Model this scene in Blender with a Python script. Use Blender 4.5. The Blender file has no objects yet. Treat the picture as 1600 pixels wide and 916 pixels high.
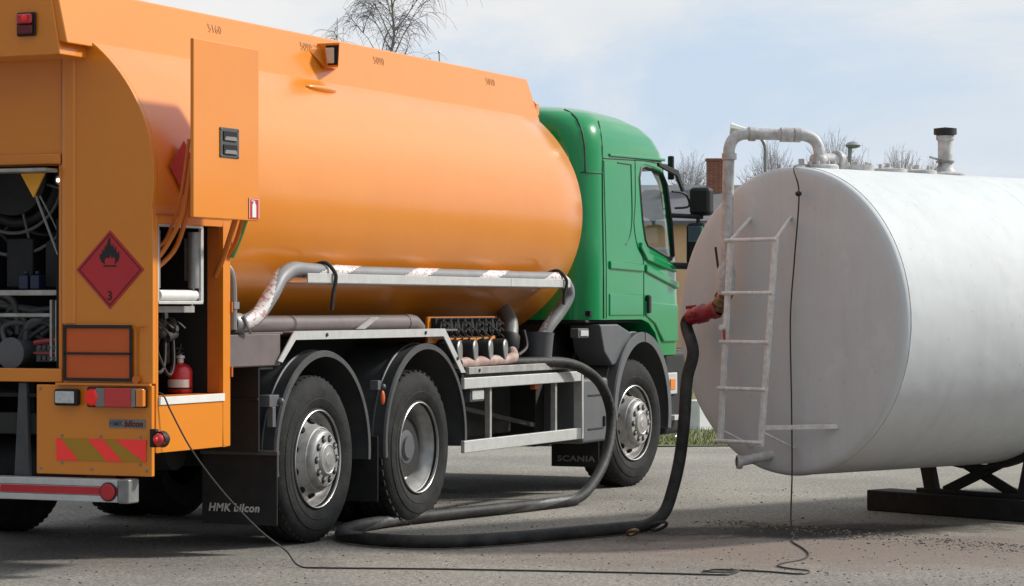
import bpy, bmesh, math, random
from mathutils import Vector, Matrix, noise
random.seed(7)
SC = bpy.context.scene
COL = SC.collection
R = math.radians

# ------------------------------------------------------------------ camera, world, sun
TH = math.atan(1773.0/4100.0)
CAM = Vector((-14.352, -7.502, 1.45))
cd = bpy.data.cameras.new('camera'); cam = bpy.data.objects.new('camera', cd); COL.objects.link(cam)
cam.location = CAM; cam.rotation_euler = (R(90), 0, TH-R(90))
cd.sensor_width = 36; cd.lens = 36*4100/1600; cd.shift_y = 22/1600.0
cd.clip_start = 0.1; cd.clip_end = 3000
SC.camera = cam

SUN_DIR = Vector((0.662, -0.749, 0)).normalized()
SUN_EL = R(36)
SUN_AZ = math.atan2(SUN_DIR.y, SUN_DIR.x)
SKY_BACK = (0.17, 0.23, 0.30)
w = bpy.data.worlds.new('World'); SC.world = w; w.use_nodes = True
nt = w.node_tree; N = nt.nodes; L = nt.links; N.clear()
out = N.new('ShaderNodeOutputWorld'); bg = N.new('ShaderNodeBackground'); L.new(bg.outputs[0], out.inputs[0])
sky = N.new('ShaderNodeTexSky'); sky.sky_type = 'NISHITA'; sky.sun_disc = False
sky.sun_elevation = SUN_EL; sky.sun_rotation = math.pi/2 - SUN_AZ
sky.air_density = 1.0; sky.dust_density = 1.6; sky.ozone_density = 1.0
tc = N.new('ShaderNodeTexCoord')
mp = N.new('ShaderNodeMapping'); mp.inputs['Scale'].default_value = (1.0, 1.0, 2.6)
mp.inputs['Location'].default_value = (8.2, 5.5, 0.1)
n1 = N.new('ShaderNodeTexNoise'); n1.inputs['Scale'].default_value = 4.2; n1.inputs['Detail'].default_value = 9; n1.inputs['Roughness'].default_value = 0.62
n1.inputs['Distortion'].default_value = 0.4
cr = N.new('ShaderNodeValToRGB'); cr.color_ramp.elements[0].position = 0.36; cr.color_ramp.elements[0].color = (0.0, 0.0, 0.0, 1)
cr.color_ramp.elements[1].position = 0.56; cr.color_ramp.elements[1].color = (1, 1, 1, 1)
# thin high cloud veil over the clear sky, thicker pale cloud banks above that
veil = N.new('ShaderNodeMixRGB'); veil.inputs[0].default_value = 0.88; veil.inputs[2].default_value = (7.1, 8.6, 10.5, 1)
n2 = N.new('ShaderNodeTexNoise'); n2.inputs['Scale'].default_value = 7; n2.inputs['Detail'].default_value = 5
cr2 = N.new('ShaderNodeValToRGB')
cr2.color_ramp.elements[0].position = 0.35; cr2.color_ramp.elements[0].color = (8.6, 9.1, 9.6, 1)
cr2.color_ramp.elements[1].position = 0.66; cr2.color_ramp.elements[1].color = (10.4, 10.3, 10.2, 1)
mx = N.new('ShaderNodeMixRGB')
L.new(tc.outputs['Generated'], mp.inputs[0]); L.new(mp.outputs[0], n1.inputs[0]); L.new(mp.outputs[0], n2.inputs[0])
L.new(n1.outputs[0], cr.inputs[0]); L.new(cr.outputs[0], mx.inputs[0]); L.new(n2.outputs[0], cr2.inputs[0])
L.new(sky.outputs[0], veil.inputs[1]); L.new(veil.outputs[0], mx.inputs[1]); L.new(cr2.outputs[0], mx.inputs[2])
# sky dimmed low behind the camera, standing in for dark surroundings there
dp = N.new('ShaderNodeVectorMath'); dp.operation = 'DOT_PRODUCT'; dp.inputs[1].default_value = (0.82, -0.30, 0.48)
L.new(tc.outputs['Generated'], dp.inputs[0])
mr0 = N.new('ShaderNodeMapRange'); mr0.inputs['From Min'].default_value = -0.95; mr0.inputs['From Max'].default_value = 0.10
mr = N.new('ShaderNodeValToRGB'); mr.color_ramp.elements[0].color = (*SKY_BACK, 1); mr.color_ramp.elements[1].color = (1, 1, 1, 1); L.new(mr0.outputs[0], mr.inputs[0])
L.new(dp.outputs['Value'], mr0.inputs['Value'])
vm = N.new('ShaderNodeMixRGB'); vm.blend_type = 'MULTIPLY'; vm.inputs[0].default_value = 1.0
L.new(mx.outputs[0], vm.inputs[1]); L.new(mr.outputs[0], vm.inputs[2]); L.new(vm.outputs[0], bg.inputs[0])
bg.inputs[1].default_value = 0.087
sd = bpy.data.lights.new('sun', 'SUN'); sd.energy = 4.5; sd.angle = R(6.0); sd.color = (1.0, 0.965, 0.90)
so = bpy.data.objects.new('sun', sd); COL.objects.link(so)
sv = Vector((SUN_DIR.x*math.cos(SUN_EL), SUN_DIR.y*math.cos(SUN_EL), math.sin(SUN_EL)))
so.rotation_euler = (-sv).to_track_quat('-Z', 'Y').to_euler(); so.location = (5, -15, 15)
SC.view_settings.view_transform = 'Standard'; SC.view_settings.look = 'None'
SC.view_settings.gamma = 1; SC.view_settings.use_curve_mapping = False
SC.view_settings.exposure = 0.0

# ------------------------------------------------------------------ materials
def mat(name, col, rough=0.6, metal=0.0, coat=0.0, var=0.0, vscale=3.0, dark=None, bump=0.0, bscale=60.0, emit=None, spec=0.5, rvar=0.0, trans=0.0, coatr=0.08, cior=1.5, bdist=0.01):
    m = bpy.data.materials.new(name); m.use_nodes = True
    t = m.node_tree; b = t.nodes['Principled BSDF']
    b.inputs['Base Color'].default_value = (*col, 1); b.inputs['Roughness'].default_value = rough
    b.inputs['Metallic'].default_value = metal; b.inputs['Coat Weight'].default_value = coat
    b.inputs['Coat Roughness'].default_value = coatr; b.inputs['Specular IOR Level'].default_value = spec
    b.inputs['Coat IOR'].default_value = cior
    if trans: b.inputs['Transmission Weight'].default_value = trans
    if emit:
        b.inputs['Emission Color'].default_value = (*emit[0], 1); b.inputs['Emission Strength'].default_value = emit[1]
    if var or bump or rvar:
        g = t.nodes.new('ShaderNodeNewGeometry')
    if var or rvar:
        n = t.nodes.new('ShaderNodeTexNoise'); n.inputs['Scale'].default_value = vscale; n.inputs['Detail'].default_value = 8; n.inputs['Roughness'].default_value = 0.65
        t.links.new(g.outputs['Position'], n.inputs['Vector'])
    if var:
        r = t.nodes.new('ShaderNodeValToRGB'); r.color_ramp.elements[0].position = 0.38; r.color_ramp.elements[1].position = 0.66
        r.color_ramp.elements[0].color = (0, 0, 0, 1); r.color_ramp.elements[1].color = (var, var, var, 1)
        x = t.nodes.new('ShaderNodeMixRGB'); x.inputs[1].default_value = (*col, 1)
        x.inputs[2].default_value = (*(dark if dark else [c*0.45 for c in col]), 1)
        t.links.new(n.outputs[0], r.inputs[0]); t.links.new(r.outputs[0], x.inputs[0]); t.links.new(x.outputs[0], b.inputs['Base Color'])
    if rvar:
        q = t.nodes.new('ShaderNodeMapRange'); q.inputs['To Min'].default_value = max(0.02, rough-rvar); q.inputs['To Max'].default_value = min(1, rough+rvar)
        q.inputs['From Min'].default_value = 0.3; q.inputs['From Max'].default_value = 0.7
        t.links.new(n.outputs[0], q.inputs['Value']); t.links.new(q.outputs[0], b.inputs['Roughness'])
    if bump:
        n3 = t.nodes.new('ShaderNodeTexNoise'); n3.inputs['Scale'].default_value = bscale; n3.inputs['Detail'].default_value = 4
        t.links.new(g.outputs['Position'], n3.inputs['Vector'])
        u = t.nodes.new('ShaderNodeBump'); u.inputs['Strength'].default_value = bump; u.inputs['Distance'].default_value = bdist
        t.links.new(n3.outputs[0], u.inputs['Height']); t.links.new(u.outputs[0], b.inputs['Normal'])
    return m

M = {}
M['orange'] = mat('orange paint', (0.71, 0.228, 0.012), 0.42, coat=1.0, var=0.22, vscale=1.7, dark=(0.60, 0.16, 0.010), coatr=0.20, spec=0.15, cior=1.52, bump=0.22, bscale=1.6, bdist=.02, rvar=0.08)
M['orange_in'] = mat('orange inner paint', (0.62, 0.17, 0.02), 0.55, var=0.3, vscale=6)
M['orange_yel'] = mat('yellow orange paint', (0.9, 0.42, 0.03), 0.45)
M['plate_or'] = mat('reflective orange plate', (0.60, 0.105, 0.015), 0.55, var=0.15)
M['green'] = mat('green paint', (0.004, 0.235, 0.072), 0.30, coat=0.8, var=0.15, vscale=2.5, dark=(0.004, 0.16, 0.05), coatr=0.05, spec=0.10, cior=1.46, bump=0.2, bscale=2.2, bdist=.02)
M['seam'] = mat('green paint gap', (0.002, 0.035, 0.014), 0.6)
M['black'] = mat('black plastic', (0.014, 0.014, 0.015), 0.6, spec=0.3, var=0.5, vscale=8, dark=(0.03, 0.029, 0.028))
M['chassis'] = mat('chassis black', (0.012, 0.012, 0.012), 0.75, var=0.5, vscale=5, dark=(0.03, 0.027, 0.024))
M['void'] = mat('dark interior', (0.008, 0.008, 0.008), 0.9)  # near-black stands in for shade in holes, recesses and hollow bodies
M['fender'] = mat('fender rubber', (0.045, 0.047, 0.050), 0.55, var=0.5, vscale=7, dark=(0.095, 0.09, 0.085), bump=0.15, bscale=90)
M['fender2'] = mat('grey moulded plastic', (0.085, 0.09, 0.098), 0.5, var=0.4, vscale=6, dark=(0.13, 0.125, 0.12), bump=0.1)
M['tyre'] = mat('tyre rubber', (0.014, 0.0145, 0.015), 0.8, spec=0.22, var=0.8, vscale=8, dark=(0.034, 0.033, 0.031), bump=0.35, bscale=70)
M['rim'] = mat('painted steel rim', (0.44, 0.43, 0.415), 0.42, metal=0.35, var=0.55, vscale=14, dark=(0.20, 0.18, 0.16))
M['rimlip'] = mat('bright rim lip', (0.62, 0.62, 0.62), 0.3, metal=0.9)
M['alu'] = mat('aluminium', (0.60, 0.60, 0.585), 0.42, metal=0.35, var=0.35, vscale=14, dark=(0.38, 0.36, 0.33))
M['alud'] = mat('dirty aluminium', (0.42, 0.41, 0.39), 0.5, metal=0.3, var=0.6, vscale=10, dark=(0.2, 0.18, 0.16))
M['steel'] = mat('dull steel', (0.30, 0.30, 0.295), 0.45, metal=0.6, var=0.5, vscale=12)
M['white'] = mat('white plastic', (0.72, 0.71, 0.67), 0.5, var=0.2, vscale=12)
M['red'] = mat('red lens', (0.55, 0.012, 0.015), 0.2, coat=0.8)
M['redpaint'] = mat('red paint', (0.50, 0.015, 0.02), 0.35, coat=0.5, var=0.2)
M['redlit'] = mat('lit red lens', (0.6, 0.01, 0.01), 0.2, emit=((1, 0.03, 0.02), 0.18))
M['redmat'] = mat('red placard', (0.50, 0.022, 0.028), 0.55, var=0.15, vscale=5)
M['darkred'] = mat('dark red line', (0.12, 0.01, 0.012), 0.6)
M['redglow'] = mat('glowing red reflective film', (0.85, 0.035, 0.03), 0.4, emit=((1, 0.05, 0.04), 0.12))  # weak emission adds a glow; the film is no lamp
M['yelfluo'] = mat('yellow reflective film', (0.42, 0.22, 0.01), 0.5)
M['amber'] = mat('amber lens', (0.75, 0.2, 0.01), 0.25, coat=0.6)
M['lens'] = mat('clear lens', (0.55, 0.56, 0.56), 0.15, coat=0.9, var=0.4, vscale=40)
M['blackpaint'] = mat('black print', (0.01, 0.01, 0.01), 0.6)
M['greyprint'] = mat('faded grey print', (0.48, 0.22, 0.085), 0.7)
M['wprint'] = mat('white print', (0.5, 0.5, 0.5), 0.6)
M['greyplate'] = mat('grey sticker', (0.20, 0.19, 0.18), 0.5)
M['bluegrey'] = mat('blue grey print', (0.06, 0.09, 0.11), 0.5)
M['hose_black'] = mat('black rubber hose', (0.011, 0.011, 0.011), 0.62, spec=0.3, var=0.8, vscale=7, dark=(0.05, 0.047, 0.043), bump=0.4, bscale=35)
M['hose_grey'] = mat('grey rubber hose', (0.20, 0.20, 0.205), 0.5, var=0.4, vscale=9, dark=(0.12, 0.11, 0.11))
M['cable'] = mat('black cable', (0.02, 0.02, 0.02), 0.5)
M['greentape'] = mat('green tape', (0.08, 0.32, 0.08), 0.5)
M['gasket'] = mat('brown cover plate', (0.15, 0.12, 0.115), 0.5, var=0.4, vscale=6)
M['brass'] = mat('weathered brass', (0.25, 0.17, 0.09), 0.45, metal=0.6, var=0.8, vscale=30, dark=(0.05, 0.04, 0.03))
M['camred'] = mat('dark red coupling', (0.26, 0.010, 0.020), 0.45, coat=0.2, var=0.5, vscale=25, dark=(0.12, 0.01, 0.012))
def tankmat():
    m = mat('grey white tank paint', (0.575, 0.59, 0.595), 0.68, spec=0.3); t = m.node_tree; b = t.nodes['Principled BSDF']
    g = t.nodes.new('ShaderNodeNewGeometry')
    def layer(prev, scale, vec, p0, p1, amt, col, det=8):
        mp_ = t.nodes.new('ShaderNodeMapping'); mp_.inputs['Scale'].default_value = vec; t.links.new(g.outputs['Position'], mp_.inputs[0])
        n = t.nodes.new('ShaderNodeTexNoise'); n.inputs['Scale'].default_value = scale; n.inputs['Detail'].default_value = det; n.inputs['Roughness'].default_value = .68; t.links.new(mp_.outputs[0], n.inputs[0])
        r = t.nodes.new('ShaderNodeValToRGB'); r.color_ramp.elements[0].position = p0; r.color_ramp.elements[1].position = p1; r.color_ramp.elements[0].color = (0, 0, 0, 1); r.color_ramp.elements[1].color = (amt, amt, amt, 1); t.links.new(n.outputs[0], r.inputs[0])
        x = t.nodes.new('ShaderNodeMixRGB'); t.links.new(r.outputs[0], x.inputs[0]); x.inputs[2].default_value = (*col, 1)
        if isinstance(prev, tuple): x.inputs[1].default_value = (*prev, 1)
        else: t.links.new(prev, x.inputs[1])
        return x.outputs[0]
    c = layer((0.575, 0.60, 0.605), 1.3, (1, 1, 1), .36, .68, .45, (0.49, 0.505, 0.51))
    c = layer(c, 7, (1, 1, .12), .48, .74, .28, (0.40, 0.39, 0.375))          # rain streaks
    c = layer(c, 22, (1, 1, 1), .62, .72, .55, (0.33, 0.28, 0.235))           # rust specks
    c = layer(c, 3.1, (1, 1, 1), .60, .66, .30, (0.66, 0.67, 0.68), 3)        # touched-up patches
    t.links.new(c, b.inputs['Base Color'])
    n = t.nodes.new('ShaderNodeTexNoise'); n.inputs['Scale'].default_value = 2.3; n.inputs['Detail'].default_value = 2; t.links.new(g.outputs['Position'], n.inputs[0])
    u = t.nodes.new('ShaderNodeBump'); u.inputs['Strength'].default_value = .5; u.inputs['Distance'].default_value = .03; t.links.new(n.outputs[0], u.inputs['Height'])
    n = t.nodes.new('ShaderNodeTexNoise'); n.inputs['Scale'].default_value = 120; t.links.new(g.outputs['Position'], n.inputs[0])
    u2 = t.nodes.new('ShaderNodeBump'); u2.inputs['Strength'].default_value = .12; u2.inputs['Distance'].default_value = .004; t.links.new(n.outputs[0], u2.inputs['Height']); t.links.new(u.outputs[0], u2.inputs['Normal']); t.links.new(u2.outputs[0], b.inputs['Normal'])
    return m
M['tank'] = tankmat()
M['tankpipe'] = mat('peeling grey pipe paint', (0.54, 0.535, 0.53), 0.55, var=0.7, vscale=16, dark=(0.24, 0.215, 0.185), bump=0.2, bscale=60)
M['standm'] = mat('black frame steel', (0.012, 0.012, 0.012), 0.7, var=0.4, dark=(0.04, 0.035, 0.03))
M['timber'] = mat('tarred timber', (0.012, 0.011, 0.010), 0.85, var=0.6, vscale=8, dark=(0.035, 0.03, 0.025), bump=0.6, bscale=25)
M['bark'] = mat('bark', (0.16, 0.14, 0.13), 0.9, var=0.5, vscale=4)
M['birchbark'] = mat('birch bark', (0.42, 0.40, 0.38), 0.85, var=0.7, vscale=3, dark=(0.09, 0.08, 0.08))
M['twig'] = mat('twigs', (0.13, 0.11, 0.105), 0.9)
M['twigfar'] = mat('far twigs', (0.30, 0.27, 0.27), 0.9)  # paler than the near twigs, in place of distance haze
M['brick'] = None
M['lamppost'] = mat('galvanised post', (0.30, 0.31, 0.31), 0.5, metal=0.4)
M['stone'] = mat('pale stone', (0.8, 0.8, 0.79), 0.8, var=0.3, vscale=8)
M['mirror'] = mat('mirror glass', (0.55, 0.65, 0.72), 0.03, metal=1.0)
M['seat'] = mat('seat cloth', (0.03, 0.03, 0.035), 0.9)
M['bluebottle'] = mat('blue bottle', (0.012, 0.02, 0.05), 0.4)

def glassmat():
    m = bpy.data.materials.new('window glass'); m.use_nodes = True
    t = m.node_tree; t.nodes.clear()
    o = t.nodes.new('ShaderNodeOutputMaterial'); a = t.nodes.new('ShaderNodeBsdfTransparent'); g = t.nodes.new('ShaderNodeBsdfGlossy')
    a.inputs[0].default_value = (0.965, 0.985, 0.98, 1); g.inputs['Roughness'].default_value = 0.02
    f = t.nodes.new('ShaderNodeFresnel'); f.inputs[0].default_value = 1.5
    x = t.nodes.new('ShaderNodeMixShader')
    gb = t.nodes.new('ShaderNodeNewGeometry'); iv = t.nodes.new('ShaderNodeMath'); iv.operation = 'SUBTRACT'; iv.inputs[0].default_value = 1.0; t.links.new(gb.outputs['Backfacing'], iv.inputs[1])
    ml = t.nodes.new('ShaderNodeMath'); ml.operation = 'MULTIPLY'; t.links.new(f.outputs[0], ml.inputs[0]); t.links.new(iv.outputs[0], ml.inputs[1])
    t.links.new(ml.outputs[0], x.inputs[0]); t.links.new(a.outputs[0], x.inputs[1]); t.links.new(g.outputs[0], x.inputs[2]); t.links.new(x.outputs[0], o.inputs[0])
    return m
M['glass'] = glassmat()

def brickmat(name, c1, c2, mortar, scale):
    m = bpy.data.materials.new(name); m.use_nodes = True; t = m.node_tree; b = t.nodes['Principled BSDF']
    b.inputs['Roughness'].default_value = 0.9
    g = t.nodes.new('ShaderNodeTexCoord'); mp = t.nodes.new('ShaderNodeMapping'); mp.inputs['Rotation'].default_value = (R(90), 0, 0)
    k = t.nodes.new('ShaderNodeTexBrick'); k.inputs['Color1'].default_value = (*c1, 1); k.inputs['Color2'].default_value = (*c2, 1); k.inputs['Mortar'].default_value = (*mortar, 1)
    k.inputs['Scale'].default_value = scale; k.inputs['Mortar Size'].default_value = 0.012
    t.links.new(g.outputs['Object'], mp.inputs[0]); t.links.new(mp.outputs[0], k.inputs[0]); t.links.new(k.outputs[0], b.inputs['Base Color'])
    return m
M['brick'] = brickmat('red brick', (0.33, 0.11, 0.06), (0.22, 0.08, 0.05), (0.3, 0.27, 0.24), 4.0)

def groundmat():
    m = bpy.data.materials.new('worn asphalt and grit'); m.use_nodes = True; t = m.node_tree; b = t.nodes['Principled BSDF']
    g = t.nodes.new('ShaderNodeNewGeometry')
    def noi(s, d=6, r=0.6):
        n = t.nodes.new('ShaderNodeTexNoise'); n.inputs['Scale'].default_value = s; n.inputs['Detail'].default_value = d; n.inputs['Roughness'].default_value = r
        t.links.new(g.outputs['Position'], n.inputs['Vector']); return n
    def ramp(src, p0, p1, c0, c1):
        r = t.nodes.new('ShaderNodeValToRGB'); r.color_ramp.elements[0].position = p0; r.color_ramp.elements[1].position = p1
        r.color_ramp.elements[0].color = (*c0, 1); r.color_ramp.elements[1].color = (*c1, 1); t.links.new(src, r.inputs[0]); return r
    def mix(f, a, bb, mode='MIX'):
        x = t.nodes.new('ShaderNodeMixRGB'); x.blend_type = mode
        if isinstance(f, float): x.inputs[0].default_value = f
        else: t.links.new(f, x.inputs[0])
        for i, s in ((1, a), (2, bb)):
            if isinstance(s, tuple): x.inputs[i].default_value = (*s, 1)
            else: t.links.new(s, x.inputs[i])
        return x.outputs[0]
    big = ramp(noi(0.55).outputs[0], 0.35, 0.65, (0.25, 0.24, 0.222), (0.36, 0.34, 0.308))
    fine = ramp(noi(46, 6, 0.78).outputs[0], 0.34, 0.66, (0.42, 0.42, 0.43), (1.6, 1.57, 1.50))
    mid = ramp(noi(24, 5, 0.7).outputs[0], 0.36, 0.64, (0.74, 0.74, 0.75), (1.2, 1.19, 1.16))
    c = mix(1.0, big.outputs[0], fine.outputs[0], 'MULTIPLY'); c = mix(1.0, c, mid.outputs[0], 'MULTIPLY')
    v = t.nodes.new('ShaderNodeTexVoronoi'); v.inputs['Scale'].default_value = 55; t.links.new(g.outputs['Position'], v.inputs['Vector'])
    vr = ramp(v.outputs['Distance'], 0.12, 0.30, (1, 1, 1), (0, 0, 0))
    vm = t.nodes.new('ShaderNodeMath'); vm.operation = 'MULTIPLY'; t.links.new(vr.outputs[0], vm.inputs[0]); 
    sel = ramp(noi(20, 3).outputs[0], 0.52, 0.62, (0, 0, 0), (0.55, 0.55, 0.55)); t.links.new(sel.outputs[0], vm.inputs[1])
    c = mix(vm.outputs[0], c, (0.42, 0.39, 0.36))
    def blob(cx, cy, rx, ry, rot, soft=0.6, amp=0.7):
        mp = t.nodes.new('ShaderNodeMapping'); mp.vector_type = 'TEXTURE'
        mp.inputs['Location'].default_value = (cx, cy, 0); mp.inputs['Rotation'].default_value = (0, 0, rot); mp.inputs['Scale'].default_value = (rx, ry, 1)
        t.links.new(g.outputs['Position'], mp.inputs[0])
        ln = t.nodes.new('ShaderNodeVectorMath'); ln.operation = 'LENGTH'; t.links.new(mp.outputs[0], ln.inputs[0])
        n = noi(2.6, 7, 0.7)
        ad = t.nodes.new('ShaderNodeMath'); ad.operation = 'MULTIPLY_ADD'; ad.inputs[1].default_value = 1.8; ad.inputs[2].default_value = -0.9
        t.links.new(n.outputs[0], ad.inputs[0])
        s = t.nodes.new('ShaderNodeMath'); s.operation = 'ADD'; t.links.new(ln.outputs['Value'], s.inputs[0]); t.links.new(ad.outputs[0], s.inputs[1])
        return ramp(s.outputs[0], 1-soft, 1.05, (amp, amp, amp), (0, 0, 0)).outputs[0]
    # reddish soil, grit and oily stain by the tank; darker patches under the truck
    c = mix(blob(1.0, -3.6, 3.6, 1.5, R(-60), 0.6, 0.85), c, mix(noi(30).outputs[0], (0.17, 0.13, 0.105), (0.29, 0.238, 0.205)))
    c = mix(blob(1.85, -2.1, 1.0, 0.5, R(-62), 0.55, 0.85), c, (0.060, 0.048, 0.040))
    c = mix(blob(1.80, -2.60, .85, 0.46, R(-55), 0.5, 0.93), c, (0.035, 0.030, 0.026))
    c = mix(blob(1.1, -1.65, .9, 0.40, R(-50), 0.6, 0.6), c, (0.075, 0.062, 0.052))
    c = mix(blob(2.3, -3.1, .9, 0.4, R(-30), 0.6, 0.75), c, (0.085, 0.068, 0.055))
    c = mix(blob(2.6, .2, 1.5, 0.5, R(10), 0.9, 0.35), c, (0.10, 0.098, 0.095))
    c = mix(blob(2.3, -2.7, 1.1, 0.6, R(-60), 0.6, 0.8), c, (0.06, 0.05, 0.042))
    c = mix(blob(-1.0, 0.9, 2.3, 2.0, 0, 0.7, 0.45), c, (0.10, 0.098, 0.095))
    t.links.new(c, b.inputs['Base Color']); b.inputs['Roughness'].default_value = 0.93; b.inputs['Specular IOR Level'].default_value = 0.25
    n = noi(55, 5, 0.75); u = t.nodes.new('ShaderNodeBump'); u.inputs['Strength'].default_value = 0.9; u.inputs['Distance'].default_value = 0.02
    t.links.new(n.outputs[0], u.inputs['Height']); t.links.new(u.outputs[0], b.inputs['Normal'])
    return m
M['ground'] = groundmat()
M['lawn'] = mat('spring grass soil', (0.10, 0.13, 0.035), 0.95, var=0.9, vscale=1.5, dark=(0.17, 0.15, 0.075), bump=0.6, bscale=30)
M['blade'] = mat('grass blade', (0.10, 0.15, 0.035), 0.8, var=0.8, vscale=4, dark=(0.25, 0.22, 0.09))

# ------------------------------------------------------------------ mesh helper
class MB:
    def __init__(s): s.v = []; s.f = []; s.mi = []; s.k = 0; s.cuts = []
    def cut(s): s.cuts.append((len(s.v), len(s.f))); return s
    def add(s, vs, fs):
        o = len(s.v); s.v += [tuple(p) for p in vs]
        for f in fs: s.f.append([o+i for i in f]); s.mi.append(s.k)
        return s
    def box(s, x0, x1, y0, y1, z0, z1, T=None):
        vs = [Vector((x, y, z)) for x in (x0, x1) for y in (y0, y1) for z in (z0, z1)]
        if T: vs = [T @ p for p in vs]
        return s.add(vs, [(0,1,3,2),(4,6,7,5),(0,4,5,1),(2,3,7,6),(0,2,6,4),(1,5,7,3)])
    def bar(s, p0, p1, w, h, up=(0,0,1)):
        p0 = Vector(p0); p1 = Vector(p1); d = (p1-p0); l = d.length; d.normalize(); up = Vector(up)
        if abs(d.dot(up)) > 0.99: up = Vector((1,0,0))
        a = d.cross(up).normalized(); b = a.cross(d).normalized()
        T = Matrix((( d.x,a.x,b.x,p0.x),(d.y,a.y,b.y,p0.y),(d.z,a.z,b.z,p0.z),(0,0,0,1)))
        return s.box(0, l, -w/2, w/2, -h/2, h/2, T)
    def ring(s, c, a, b, r, n): return [c + a*(r*math.cos(2*math.pi*i/n)) + b*(r*math.sin(2*math.pi*i/n)) for i in range(n)]
    def tube(s, pts, r, n=12, cap=True, closed=False):
        pts = [Vector(p) for p in pts]; m = len(pts); rr = r if isinstance(r, (list, tuple)) else [r]*m
        rings = []; a = None
        for i, p in enumerate(pts):
            if closed: d = pts[(i+1) % m]-pts[i-1]
            else: d = pts[min(i+1, m-1)]-pts[max(i-1, 0)]
            d.normalize()
            if a is None:
                q = Vector((0,0,1)) if abs(d.z) < 0.9 else Vector((1,0,0)); a = d.cross(q).normalized()
            else: a = (a - d*a.dot(d)).normalized()
            b = d.cross(a).normalized(); rings.append(s.ring(p, a, b, rr[i], n))
        vs = [q for g in rings for q in g]; fs = []
        for i in range(m if closed else m-1):
            j = (i+1) % m
            for k in range(n): fs.append((i*n+k, i*n+(k+1) % n, j*n+(k+1) % n, j*n+k))
        if cap and not closed: fs.append(tuple(range(n-1, -1, -1))); fs.append(tuple((m-1)*n+k for k in range(n)))
        return s.add(vs, fs)
    def cyl(s, p0, p1, r, r1=None, n=20): return s.tube([p0, p1], [r, r if r1 is None else r1], n)
    def lathe(s, prof, o, ax, n=48, cap=False):
        o = Vector(o); ax = Vector(ax).normalized(); q = Vector((0,0,1)) if abs(ax.z) < 0.9 else Vector((1,0,0))
        a = ax.cross(q).normalized(); b = ax.cross(a).normalized(); vs = []; fs = []
        for (r, h) in prof: vs += s.ring(o+ax*h, a, b, r, n)
        for i in range(len(prof)-1):
            for k in range(n): fs.append((i*n+k, i*n+(k+1) % n, (i+1)*n+(k+1) % n, (i+1)*n+k))
        if cap: fs.append(tuple(range(n))); fs.append(tuple((len(prof)-1)*n+k for k in range(n-1, -1, -1)))
        return s.add(vs, fs)
    def prism(s, poly, plane, d0, d1):
        f = {'xz': lambda p, d: (p[0], d, p[1]), 'yz': lambda p, d: (d, p[0], p[1]), 'xy': lambda p, d: (p[0], p[1], d)}[plane]
        n = len(poly); vs = [f(p, d0) for p in poly]+[f(p, d1) for p in poly]
        return s.add(vs, [tuple(range(n)), tuple(range(2*n-1, n-1, -1))]+[(i, (i+1) % n, n+(i+1) % n, n+i) for i in range(n)])
    def sphere(s, c, r, n=12, sc=(1,1,1)):
        c = Vector(c); vs = []; fs = []; m = n//2
        for i in range(m+1):
            t = math.pi*i/m
            for k in range(n):
                p = 2*math.pi*k/n; vs.append(c+Vector((r*sc[0]*math.sin(t)*math.cos(p), r*sc[1]*math.sin(t)*math.sin(p), r*sc[2]*math.cos(t))))
        for i in range(m):
            for k in range(n): fs.append((i*n+k, i*n+(k+1) % n, (i+1)*n+(k+1) % n, (i+1)*n+k))
        return s.add(vs, fs)
    def build(s, name, m, parent=None, bevel=0.0, smooth=35, label=None, fixn=True, seg=2):
        if s.cuts:      # one object for every piece between two cuts
            cs = [(0, 0)]+[c for c in s.cuts if c[0] > 0 and c[0] < len(s.v)]+[(len(s.v), len(s.f))]; o = None
            for (v0, f0), (v1, f1) in zip(cs[:-1], cs[1:]):
                q = MB(); q.v = s.v[v0:v1]; q.f = [[i-v0 for i in f] for f in s.f[f0:f1]]; q.mi = s.mi[f0:f1]
                o = q.build(name, m, parent, bevel, smooth, label, fixn, seg)
            return o
        me = bpy.data.meshes.new(name); me.from_pydata(s.v, [], s.f)
        for x in (m if isinstance(m, (list, tuple)) else [m]): me.materials.append(M[x] if isinstance(x, str) else x)
        me.polygons.foreach_set('material_index', s.mi)
        bm = bmesh.new(); bm.from_mesh(me); bmesh.ops.remove_doubles(bm, verts=bm.verts, dist=1e-5)
        if fixn: bmesh.ops.recalc_face_normals(bm, faces=bm.faces)
        bm.to_mesh(me); bm.free()
        if smooth:
            me.polygons.foreach_set('use_smooth', [True]*len(me.polygons))
            if smooth < 180: me.set_sharp_from_angle(angle=R(smooth))
        o = bpy.data.objects.new(name, me); COL.objects.link(o)
        if parent: o.parent = parent
        if label: o['label'] = label
        if bevel:
            bv = o.modifiers.new('bevel', 'BEVEL'); bv.width = bevel; bv.segments = seg; bv.limit_method = 'ANGLE'; bv.angle_limit = R(40); bv.harden_normals = True
        return o

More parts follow.
